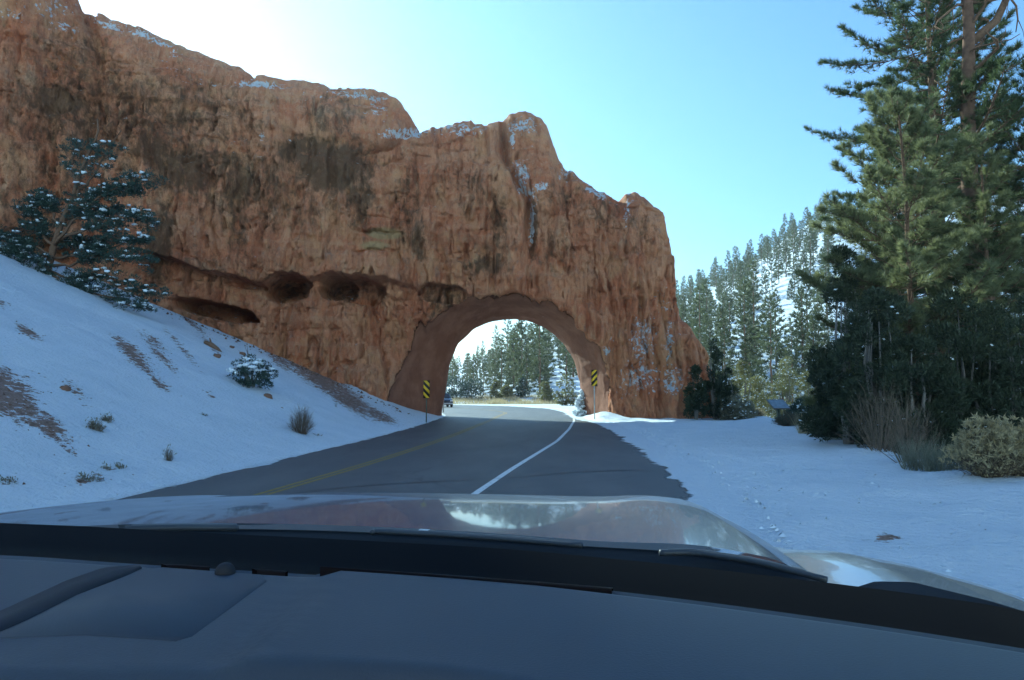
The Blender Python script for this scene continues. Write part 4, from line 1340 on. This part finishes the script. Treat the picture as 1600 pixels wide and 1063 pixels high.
b3 = ground_hit(470, 680)
bush("bare_bush", brush_geo(710, 1.15, .50, 260, .010), (M['twig'], M['twig']), b3, "grey bare twiggy bush near the road on the left bank", "bush")
for i, (px, py, H, R, n, lab) in enumerate([
    (148, 676, .34, .24, 90, "brown weed tuft half buried in snow on the lower left bank"),
    (166, 662, .26, .16, 60, "smaller weed tuft right above the brown one on the left bank"),
    (263, 724, .42, .11, 34, "thin upright sprig standing alone in the snow near the road"),
    (135, 754, .16, .28, 60, "flat weed patch low on the bank close to the road"),
    (165, 738, .15, .10, 36, "tiny weed tuft left of its twin near the road"),
    (187, 736, .18, .10, 36, "tiny weed tuft right of its twin near the road"),
    (12, 760, .16, .16, 40, "weed tuft at the left edge of the picture"),
    (495, 683, .12, .18, 30, "tiny dark weed just right of the grey bare bush"),
    (318, 652, .14, .10, 24, "small sprig in the middle of the left bank"),
    (525, 638, .30, .05, 7, "single thin twig sticking out of the snow above the bare bush"),
]):
    q = ground_hit(px, py)
    a, b = brush_geo(720 + i, H, R, n, .010, leaf=2)
    bush("weed_tuft", (a, b), (M['twig'], M['sage']), q, lab, "weed")
# stump, log and loose stones on the bank
q = ground_hit(336, 548)
g = Geo()
g.tube([(-.55, .1, .42), (-.2, 0, .28), (.1, -.05, .05), (.3, -.1, -.15)], [.10, .13, .14, .12], 8)
g.tube([(-.2, 0, .3), (-.28, .1, .5), (-.34, .15, .62)], [.06, .045, .03], 6)
o = put("log", g.mesh("log", M['bark'], True), None, q)
tag(o, "dark broken log leaning on the snowy bank below the rock", "log")
for i, (px, py, s, lab) in enumerate([(338, 560, .20, "brown stone below the broken log"), (362, 545, .16, "small brown stone right of the broken log"), (378, 556, .2, "brown stone at the rock's foot right of the log"), (418, 623, .20, "stone beside the small snowy juniper"), (100, 612, .14, "lone dark stone high on the left bank"), (1240 - 800, 640, .07, "tiny stone beside the road bank"), (1384, 838, .05, "dark pebble on the trodden snow at the right")]):
    q = ground_hit(px, py)
    g = Geo()
    g.blob((0, 0, s * .3), (s, s * .8, s * .7), .2, 9, 5, seed=40 + i)
    o = put("stone", g.mesh("stone", M['stone'] if 'stone' in M else M['barkgrey'], False), None, q)
    tag(o, lab, "stone")

# snow-covered bushes at the right jamb
q = plane(913, 642, .2)
o = empty("snowy_bush", (5.35, 56.0, .0))
put("stems", brush_geo(740, 1.9, .55, 160, .02)[0].mesh("stems", M["sage"], False), o)
sb = Geo()
for i in range(150):
    t_ = rj.uniform(.0, 1.0) ** 1.2
    a = rj.uniform(0, 6.28)
    R_ = 1.0 * (1 - .72 * t_) * math.sqrt(rj.uniform(.05, 1))
    sb.blob((R_ * math.cos(a), R_ * math.sin(a), 1.9 * t_), (rj.uniform(.08, .24), rj.uniform(.08, .24), rj.uniform(.06, .16)), .35, 7, 4, seed=200 + i)
put("snow_cover", sb.mesh("snow_cover", SN, True), o)["kind"] = "stuff"
tag(o, "upright bush buried in snow at the foot of the arch's right jamb", "bush")

# ------------------------------------------------------------------ signs
def marker(loc, slope, hpost, label, cat="road sign", postmat='metal'):
    """object marker: a panel of yellow and black diagonal stripes on a post"""
    o = empty("object_marker", loc)
    g = Geo()
    g.box((0, .03, hpost / 2 - .2), (.06, .045, hpost + .4))
    put("post", g.mesh("post", M[postmat]), o)
    w, h = .36, 1.0
    g = Geo()
    g.box((0, 0, hpost - h / 2 + .12), (w, .006, h))
    pn = put("panel", g.mesh("panel", M['black']), o)
    z0 = hpost - h / 2 + .12
    import itertools
    st = .20
    for k in range(-3, 6):
        c = -h / 2 + k * 2 * st * 1.0
        # polygon of the stripe  c < z - slope*x < c+st  clipped to the panel
        poly = []
        X = [-w / 2 + .008, w / 2 - .008]
        lo, hi = -h / 2 + .008, h / 2 - .008
        pts = [(X[0], c + slope * X[0]), (X[1], c + slope * X[1]), (X[1], c + st + slope * X[1]), (X[0], c + st + slope * X[0])]
        def clip(pp, zlim, below):
            out = []
            for i in range(len(pp)):
                a, b = pp[i], pp[(i + 1) % len(pp)]
                ia, ib = (a[1] <= zlim) == below, (b[1] <= zlim) == below
                if ia:
                    out.append(a)
                if ia != ib:
                    t = (zlim - a[1]) / (b[1] - a[1])
                    out.append((a[0] + t * (b[0] - a[0]), zlim))
            return out
        pp = clip(pts, hi, True)
        pp = clip(pp, lo, False) if pp else pp
        if len(pp) < 3:
            continue
        g = Geo()
        g.add([(x, -.0065, z0 + z) for x, z in pp] + [(x, -.0025, z0 + z) for x, z in pp], [list(range(len(pp)))])
        m_ = len(pp)
        g.f.append((np.array([[i, i + m_, (i + 1) % m_ + m_, (i + 1) % m_] for i in range(m_)]), 0))
        put("yellow_stripe", g.mesh("yellow_stripe", M['signyellow']), pn)
    return tag(o, label, cat)
q = plane(666, 661, 0)
marker((q[0], q[1], .02), -1.05, 2.26, "striped yellow and black marker on a green post before the left jamb", postmat='postgreen')
q = at(929, 634, 47.6)
marker((q[0], 47.6, .18), 1.05, 2.82, "striped yellow and black marker on a grey post before the right jamb")
# the back of a sign beyond the arch
o = empty("road_sign", (-6.0, 67.5, 0))
g = Geo()
g.box((0, 0, 1.2), (.08, .06, 3.0))
put("post", g.mesh("post", M['metal']), o)
g = Geo()
g.box((-.16, -.05, 2.05), (.45, .02, 1.15), rz=.5)
put("panel", g.mesh("panel", simple("bare_sign_back", (.50, .42, .30), .5, .4)), o)
tag(o, "plain back of a pale sign on a thin post beyond the arch", "road sign")
# interpretive panel
q = plane(1214, 655, .3)
o = empty("panel_sign", (13.4, 38.8, .1), .35)
g = Geo()
g.box((0, 0, .35), (.13, .13, 1.1))
put("post", g.mesh("post", M['postgreen']), o)
g = Geo()
an = rad(38)
V = []
for sx, sy, sz in [(-1, -1, 0), (1, -1, 0), (1, 1, 0), (-1, 1, 0), (-1, -1, 1), (1, -1, 1), (1, 1, 1), (-1, 1, 1)]:
    V.append((sx * .52, sy * .36 * math.cos(an) - sz * .05 * math.sin(an), 1.0 + sy * .36 * math.sin(an) + sz * .05 * math.cos(an)))
g.add(V, [[0, 3, 2, 1], [4, 5, 6, 7], [0, 1, 5, 4], [1, 2, 6, 5], [2, 3, 7, 6], [3, 0, 4, 7]])
pn = put("panel", g.mesh("panel", simple("panel_frame", (.12, .11, .10), .6)), o)
g = Geo()
g.add([((v[0]) * .93, v[1] * .93 - .0, 1.0 + (v[2] - 1.0) * .93 + .008) for v in V[4:]], [[0, 1, 2, 3]])
put("face", g.mesh("face", simple("printed_panel_face", (.20, .25, .30), .25, .5, var=.5, scale=5)), pn)
tag(o, "low slanted information panel on a dark post at the snow's edge", "sign")

# ------------------------------------------------------------------ oncoming car
def oncoming(loc, rz):
    o = empty("oncoming_car", loc, rz)      # faces local -Y
    paint = simple("dark_blue_car_paint", (.025, .035, .055), .25, .5, 0, .6)
    glass = simple("dark_car_glass", (.015, .018, .022), .08, .6)
    tyre = simple("tyre_rubber", (.02, .02, .02), .9, .1)
    secs = [(-2.2, .78, .35, .72), (-2.05, .86, .28, .90), (-1.2, .90, .25, 1.02), (-.9, .90, .25, 1.05), (1.6, .90, .25, 1.06), (2.2, .84, .30, 1.0), (2.3, .78, .4, .9)]
    g = Geo()
    rows = []
    for y, w, z0, z1 in secs:
        rows.append([(-w * .9, y, z0), (-w, y, (z0 + z1) * .45), (-w, y, z1 - .12), (-w * .88, y, z1), (w * .88, y, z1), (w, y, z1 - .12), (w, y, (z0 + z1) * .45), (w * .9, y, z0), (-w * .9, y, z0)])
    g.grid(np.array(rows))
    g.f.append((np.array([list(range(8))]), 0))
    g.f.append((np.array([[54 + i for i in range(8)][::-1]]), 0))
    put("body", g.mesh("body", paint), o)
    g = Geo()
    b = [(-.84, -.95, 1.05), (.84, -.95, 1.05), (.84, 2.0, 1.05), (-.84, 2.0, 1.05)]
    t_ = [(-.64, -.25, 1.62), (.64, -.25, 1.62), (.64, 1.7, 1.62), (-.64, 1.7, 1.62)]
    g.add(b + t_, [[0, 1, 5, 4], [1, 2, 6, 5], [2, 3, 7, 6], [3, 0, 4, 7], [4, 5, 6, 7]])
    cb_ = put("cabin", g.mesh("cabin", paint), o)
    g = Geo()
    g.add([(-.74, -.905, 1.10), (.74, -.905, 1.10), (.60, -.32, 1.575), (-.60, -.32, 1.575)], [[0, 1, 2, 3]])
    V = np.concatenate(g.v) + np.array([0, -.012, .012])
    g = Geo(); g.add(V, [[0, 1, 2, 3]])
    put("windscreen", g.mesh("windscreen", glass), cb_)
    for s in (-1, 1):
        g = Geo()
        g.add([(s * .835, -.75, 1.11), (s * .835, 1.8, 1.11), (s * .67, 1.55, 1.56), (s * .67, -.2, 1.56)], [[0, 1, 2, 3]])
        put("side_window", g.mesh("side_window", glass), cb_)
        g = Geo()
        g.box((s * .66, -2.17, .74), (.30, .08, .15))
        put("headlight", g.mesh("headlight", simple("headlamp_lens", (.7, .72, .75), .15, .6)), o)
        g = Geo()
        g.box((s * 1.02, -.72, 1.14), (.2, .1, .14))
        put("mirror", g.mesh("mirror", paint), o)
        for y in (-1.4, 1.4):
            g = Geo()
            g.tube([(s * .70, y, .33), (s * .92, y, .33)], .34, 18)
            wh = put("wheel", g.mesh("wheel", tyre), o)
            g = Geo()
            g.tube([(s * .915, y, .33), (s * .935, y, .33)], .20, 14)
            put("rim", g.mesh("rim", M['metal']), wh)
    g = Geo()
    g.box((0, -2.20, .62), (.8, .06, .16))
    put("grille", g.mesh("grille", M['black']), o)
    g = Geo()
    g.box((0, -2.2, .42), (1.6, .12, .16))
    put("bumper", g.mesh("bumper", simple("silver_bumper", (.45, .46, .47), .35, .5)), o)
    return tag(o, "dark car with pale bumper coming round the bend beyond the arch", "car")
cx_ = at(692, 636, 93)
oncoming((cx_[0], 93, .01), .25)

# ------------------------------------------------------------------ our own car: hood, fender, cowl, wipers, dash, windscreen
own = empty("own_car", (-.4, .4, 0))
OFF = np.array([.4, -.4, 0.0])
def part(name, geo, mat, smooth=False, parent=None):
    geo.v = [v + OFF for v in geo.v] if parent is None else geo.v
    return put(name, geo.mesh(name, mat, smooth), parent or own)
def subpart(name, geo, mat, parent, smooth=False):
    geo.v = [v + OFF for v in geo.v]
    return put(name, geo.mesh(name, mat, smooth), parent)
PSI = rad(6)
FW, RT, OR = np.array([math.sin(PSI), math.cos(PSI)]), np.array([math.cos(PSI), -math.sin(PSI)]), np.array([-.42, 1.40])
def hood_z(s, u):
    d = .235 + .035 * u + .040 * u * u + .010 * s * s
    d = d - .010 * np.exp(-((np.abs(s) - .72) / .10) ** 2) + .055 * np.clip(-s - .1, 0, 2) ** 2
    return CAM_Z - d
def carpt(s, u, z):
    s, u = np.broadcast_arrays(np.asarray(s, float), np.asarray(u, float))
    xy = OR + s[..., None] * RT + u[..., None] * FW
    return np.concatenate([xy, np.broadcast_to(z, s.shape)[..., None]], -1)
paint = NT("silver_metallic_paint")
nz = paint.noise(paint.pos((1, 1, 1)), 900, 1)
dust = paint.noise(paint.pos(), 6, 6, .7)
pc = paint.mix(nz, (.27, .31, .36), (.35, .39, .44))
pp_ = paint.pbr(pc, paint.math('ADD', .16, paint.math('MULTIPLY', dust, .10)), None, .5, .85, .9)
pp_.inputs["Coat Roughness"].default_value = .045
df = paint.n("ShaderNodeBsdfDiffuse")
df.inputs[0].default_value = (.13, .16, .20, 1)
mxs = paint.n("ShaderNodeMixShader")
paint.l(paint.math('ADD', .30, paint.math('MULTIPLY', dust, .25)), mxs.inputs[0])
paint.l(pp_.outputs[0], mxs.inputs[1])
paint.l(df.outputs[0], mxs.inputs[2])
paint.l(mxs.outputs[0], paint.out.inputs[0])
PAINT = paint.m
ss = np.linspace(-.885, .885, 90)
v = np.linspace(0, 1, 60)
S_, V_ = np.meshgrid(ss, v, indexing='ij')
ur = -.33 * S_ ** 2
uf = 1.42 - .52 * S_ ** 2 - .10 * S_ ** 4
U_ = ur + (uf - ur) * V_
Zh = hood_z(S_, U_)
Zh = Zh - .030 * sstep(.80, .885, np.abs(S_)) ** 1.5 - .10 * sstep(.90, 1.0, V_) ** 2.0
g = Geo()
g.grid(carpt(S_, U_, Zh))
hood = part("hood", g, PAINT, True)
# fenders either side
for sgn in (1, -1):
    q = np.linspace(0, 1, 46)
    w = np.linspace(0, 1, 60)
    Q, Wv = np.meshgrid(q, w, indexing='ij')
    s0 = .893
    Sf = s0 + .40 * Q
    urf = -.33 * s0 ** 2 - .42 * (Sf - s0)
    uff = 1.30 - .52 * s0 ** 2 - .9 * (Sf - s0) ** 1.2
    Uf = urf + (uff - urf) * Wv
    base_d = .235 + .035 * Uf + .040 * Uf * Uf + .010 * s0 ** 2
    # valley beside the hood, a crown, a crease, then the side falls away
    prof = np.interp(Sf, [.893, .905, .93, .97, 1.05, 1.13, 1.17, 1.20, 1.25, 1.293], [.030, .022, .010, .006, .020, .040, .052, .075, .16, .30])
    prof = prof + .075 * sstep(-.22, .55, Uf) + .12 * sstep(.45, 1.0, Uf)
    g = Geo()
    g.grid(carpt(sgn * Sf, Uf, CAM_Z - base_d - prof))
    part("fender", g, PAINT, True)
# cowl: black plastic trough between hood and glass
DASH = [(-160, 846), (-60, 853), (60, 858), (200, 868), (500, 885), (800, 905), (1100, 940), (1400, 982), (1640, 1020), (1760, 1045)]
def dash_pt(px, py, dz=0.0, zz=1.5):
    return plane(px, py, zz) + np.array([0, 0, dz])
dk = np.array([dash_pt(*p) for p in DASH])
ds = np.linspace(0, 1, 80)
dk80 = np.stack([np.interp(ds, np.linspace(0, 1, len(dk)), dk[:, j]) for j in range(3)], 1)
for _ in range(6):
    dk80[1:-1] = (dk80[:-2] + 2 * dk80[1:-1] + dk80[2:]) / 4
sr = np.linspace(-.885, 1.32, 80)
rr_u = np.where(sr < .9, -.33 * sr ** 2, -.33 * .81 - .42 * (sr - .893))
rearz = np.where(sr < .9, hood_z(np.minimum(sr, .885), np.maximum(rr_u, -.33)), CAM_Z - .245 - .4 * np.maximum(sr - .893, 0)) 
RE = carpt(sr, rr_u, rearz)
for _ in range(10):
    RE[1:-1] = (RE[:-2] + 2 * RE[1:-1] + RE[2:]) / 4
RE = RE + np.array([0, 0, -.006]) - np.array([0, 0, .034]) * sstep(.89, 1.0, sr)[:, None] - np.array([0, 0, .05]) * sstep(.96, 1.16, sr)[:, None]
g = Geo()
rows = []
for f_, dz in ((-.60, -.05), (-.30, -.022), (-.08, -.008), (0.0, -.004), (.03, -.014), (.10, -.05), (.45, -.055), (.80, -.045), (1.0, -.03), (1.06, -.06)):
    rows.append(RE * (1 - f_) + dk80 * f_ + np.array([0, 0, dz]))
g.grid(np.array(rows))
cowlm = simple("black_cowl_plastic", (.010, .011, .012), .55, .35)
cowl = part("cowl", g, cowlm, True)
g = Geo()
g.grid(np.array([dk80 + np.array([0, .10, .012]), dk80 + np.array([0, .055, -.006]), dk80 + np.array([0, .02, -.022]), dk80 + np.array([0, -.005, -.02])]))
for f_, dz_ in ((.30, -.048), (.52, -.046), (.70, -.042)):
    g2 = Geo()
    g2.tube((RE * (1 - f_) + dk80 * f_ + np.array([0, 0, dz_]))[4:-8:2], .004, 5)
    subpart("cowl_rib", g2, simple("cowl_rib_plastic", (.022, .025, .028), .45, .4), cowl, True)
part("windscreen_seal", g, simple("black_seal", (.004, .004, .005), .8, .1), True)
# wipers lying on the cowl
def on_cowl(px, py, dz=.0):
    # point on the sheet between hood edge and glass as seen from the seat
    d = ray(px, py)
    best, bp = 1e9, None
    for f_ in np.linspace(.05, .95, 40):
        C = RE * (1 - f_) + dk80 * f_
        X, Y = project(C[:, 0], C[:, 1], C[:, 2] - .035)
        e = (X - px) ** 2 + (Y - py) ** 2
        k = e.argmin()
        if e[k] < best:
            best, bp = e[k], C[k]
    return bp + np.array([0, 0, -.02 + dz])
wm = simple("wiper_black", (.05, .055, .06), .45, .5)
for lst, wd in (([(196, 862), (215, 851), (300, 849), (362, 852), (372, 858)], .007), ([(575, 866), (592, 853), (700, 864), (800, 877), (905, 893)], .005), ([(1030, 905), (1075, 897), (1180, 905), (1290, 920)], .005)):
    P = np.array([on_cowl(*p, dz=.020) for p in lst])
    s = np.linspace(0, 1, len(P))
    s2 = np.linspace(0, 1, 24)
    P = np.stack([np.interp(s2, s, P[:, j]) for j in range(3)], 1)
    for _ in range(4):
        P[1:-1] = (P[:-2] + 2 * P[1:-1] + P[2:]) / 4
    g = Geo()
    g.tube(P, wd, 6)
    wp = part("wiper", g, wm, True)
    g = Geo()
    g.tube(P[2:-2] + np.array([0, .004, wd * .9]), wd * .18, 5)
    subpart("blade_rib", g, simple("wiper_edge", (.16, .17, .18), .3, .5), wp, True)
# dashboard top
dashm = NT("soft_dash_vinyl")
gnz = dashm.noise(dashm.pos(), 420, 2, .5)
var = dashm.noise(dashm.pos(), 5, 5, .6)
bmp = dashm.bump(gnz, .0006, .5)
dashm.pbr(dashm.mix(var, (.017, .034, .052), (.024, .045, .067)), .62, bmp, .35)
DM = dashm.m
near_px = [(-160, 1046), (0, 1048), (300, 1049), (560, 1052), (700, 1062), (900, 1100), (1200, 1150), (1500, 1210), (1760, 1270)]
nk = np.array([dash_pt(*p) for p in near_px])
nk80 = np.stack([np.interp(ds, np.linspace(0, 1, len(nk)), nk[:, j]) for j in range(3)], 1)
for _ in range(8):
    nk80[1:-1] = (nk80[:-2] + 2 * nk80[1:-1] + nk80[2:]) / 4
vv = np.linspace(0, 1, 70)
Dg = dk80[:, None] * (1 - vv)[None, :, None] + nk80[:, None] * vv[None, :, None]
DPX, DPY = project(Dg[..., 0], Dg[..., 1], Dg[..., 2])
# raised cushion to the right of the diagonal crease, thinner seam step at the far edge
crease = interp(DPY.ravel(), [(860, 560), (905, 500), (935, 476), (985, 420), (1030, 368), (1063, 345), (1200, 240)]).reshape(DPY.shape)
dzg = .010 * sstep(-30, 16, DPX - crease) - .008
far_lip = -.006 * sstep(.07, .045, np.broadcast_to(vv[None], DPX.shape)) + .004 * sstep(.03, .0, np.broadcast_to(vv[None], DPX.shape))
roll = -.02 * sstep(.90, 1.0, np.broadcast_to(vv[None], DPX.shape)) ** 2
Dg[..., 2] += dzg + far_lip + roll
g = Geo()
g.grid(Dg)
dash = part("dashboard", g, DM, True)
g = Geo()
e = Dg[:, -1]
g.grid(np.stack([e, e + np.array([0, .015, -.05]), e + np.array([0, .05, -.30])], 1))
part("dash_fascia", g, simple("dark_fascia", (.012, .013, .014), .7, .2), True)
def slab(pxs, top, bot, mat, name, bevel=0.0):
    P = np.array([dash_pt(*p) for p in pxs])
    m = len(P)
    g = Geo()
    c = P.mean(0)
    Vt = P.copy(); Vt[:, 2] += top
    Vb = P.copy(); Vb[:, 2] += bot
    Vi = c + (P - c) * (1 - bevel); Vi[:, 2] += top + (.0015 if bevel else 0)
    g.add(np.vstack([Vb, Vt, Vi]), [[i, (i + 1) % m, (i + 1) % m + m, i + m] for i in range(m)])
    g.f.append((np.array([[i + m, (i + 1) % m + m, (i + 1) % m + 2 * m, i + 2 * m] for i in range(m)]), 0))
    g.f.append((np.array([[i + 2 * m for i in range(m)]]), 0))
    return subpart(name, g, mat, dash)
slab([(-60, 985), (130, 978), (275, 987), (300, 980), (417, 897), (408, 888), (255, 877), (225, 880)], -.0086, -.02, DM, "speaker_cover", .004)
def band(upper, lower, z, mat, name):
    n_ = 40
    rows = []
    for L_ in (upper, lower):
        p = np.array([dash_pt(*q) for q in L_])
        d = np.concatenate([[0], np.cumsum(np.linalg.norm(np.diff(p, axis=0), axis=1))])
        s_ = np.linspace(0, d[-1], n_)
        q = np.stack([np.interp(s_, d, p[:, j]) for j in range(3)], 1)
        for _ in range(3):
            q[1:-1] = (q[:-2] + 2 * q[1:-1] + q[2:]) / 4
        rows.append(q)
    lo = np.array([0, 0, -.012])
    up = np.array([0, 0, z])
    g = Geo()
    g.grid(np.array([rows[0] + up + lo, rows[0] + up, rows[0] * .5 + rows[1] * .5 + up + np.array([0, 0, .0006]), rows[1] + up, rows[1] + up + lo]))
    return subpart(name, g, mat, dash)
band([(-90, 975), (0, 944), (105, 897), (165, 877), (215, 874)], [(-90, 1012), (40, 958), (130, 914), (195, 890), (222, 878)], -.0066, simple("dark_dash_band", (.010, .017, .026), .7, .2), "dash_band")  # darker band along the groove at the dash's left
vm = simple("vent_dark", (.004, .004, .005), .9, .1)
band([(252, 874), (290, 875), (328, 878)], [(262, 877.5), (290, 878.5), (326, 881)], -.0056, vm, "defroster_slot")
band([(394, 881), (420, 882.5), (450, 885)], [(402, 884.5), (420, 885.5), (446, 887.5)], -.0056, vm, "defroster_slot")
band([(500, 889), (700, 903), (850, 914), (958, 923)], [(500, 890.5), (700, 906), (850, 919), (956, 928)], .0030, vm, "defroster_slot")
c = dash_pt(352, 886)
g = Geo()
g.blob(c + np.array([0, 0, -.006]), (.0115, .0115, .011), .0, 20, 10)
subpart("light_sensor", g, simple("grey_sensor_dome", (.02, .028, .036), .8, .1), dash, True)
# windscreen: clear laminated pane rising back over the seats
wt = dk80 + np.array([0, .05, -.012])
g = Geo()
rows = []
for k in np.linspace(0, 1, 9):
    rows.append(wt * np.array([1 - .10 * k, 1, 1]) + np.array([0, -1.35 * k - .0 * k, .78 * k + .12 * k * (1 - k)]))
front = np.array(rows)
g.grid(front)
for k in (1, 2, 3, 4, 5):
    g.grid((front[:, ::-1] if k % 2 else front) + np.array([0, -.002 * k, -.0027 * k]))
gm = bpy.data.materials.new("tinted_laminated_glass")
gm.use_nodes = True
gn = gm.node_tree
gn.nodes.clear()
go, gt = gn.nodes.new("ShaderNodeOutputMaterial"), gn.nodes.new("ShaderNodeBsdfTransparent")
gt.inputs[0].default_value = (.902, .963, .989, 1)
gn.links.new(gt.outputs[0], go.inputs[0])
part("windscreen", g, gm, True)
tag(own, "silver car seen from its seat, dark dashboard and wipers behind the shining hood", "car")

# ------------------------------------------------------------------ thin winter haze in the valley
hz = bmesh_box = Geo()
zlo, zhi = float(GZ.min()) - 1.0, max(float(GZ.max()), 60.0) + 25.0
hz.box((0, 1200, (zlo + zhi) / 2), (5300, 4900, zhi - zlo))
hm = bpy.data.materials.new("thin_haze")
hm.use_nodes = True
hn = hm.node_tree
hn.nodes.clear()
ho, hv = hn.nodes.new("ShaderNodeOutputMaterial"), hn.nodes.new("ShaderNodeVolumePrincipled")
hv.inputs["Color"].default_value = (.93, .96, 1.0, 1)
hv.inputs["Density"].default_value = 0.00021
hv.inputs["Anisotropy"].default_value = 0.62
hn.links.new(hv.outputs[0], ho.inputs["Volume"])
haze = put("haze", hz.mesh("haze", hm))
haze["kind"] = "stuff"
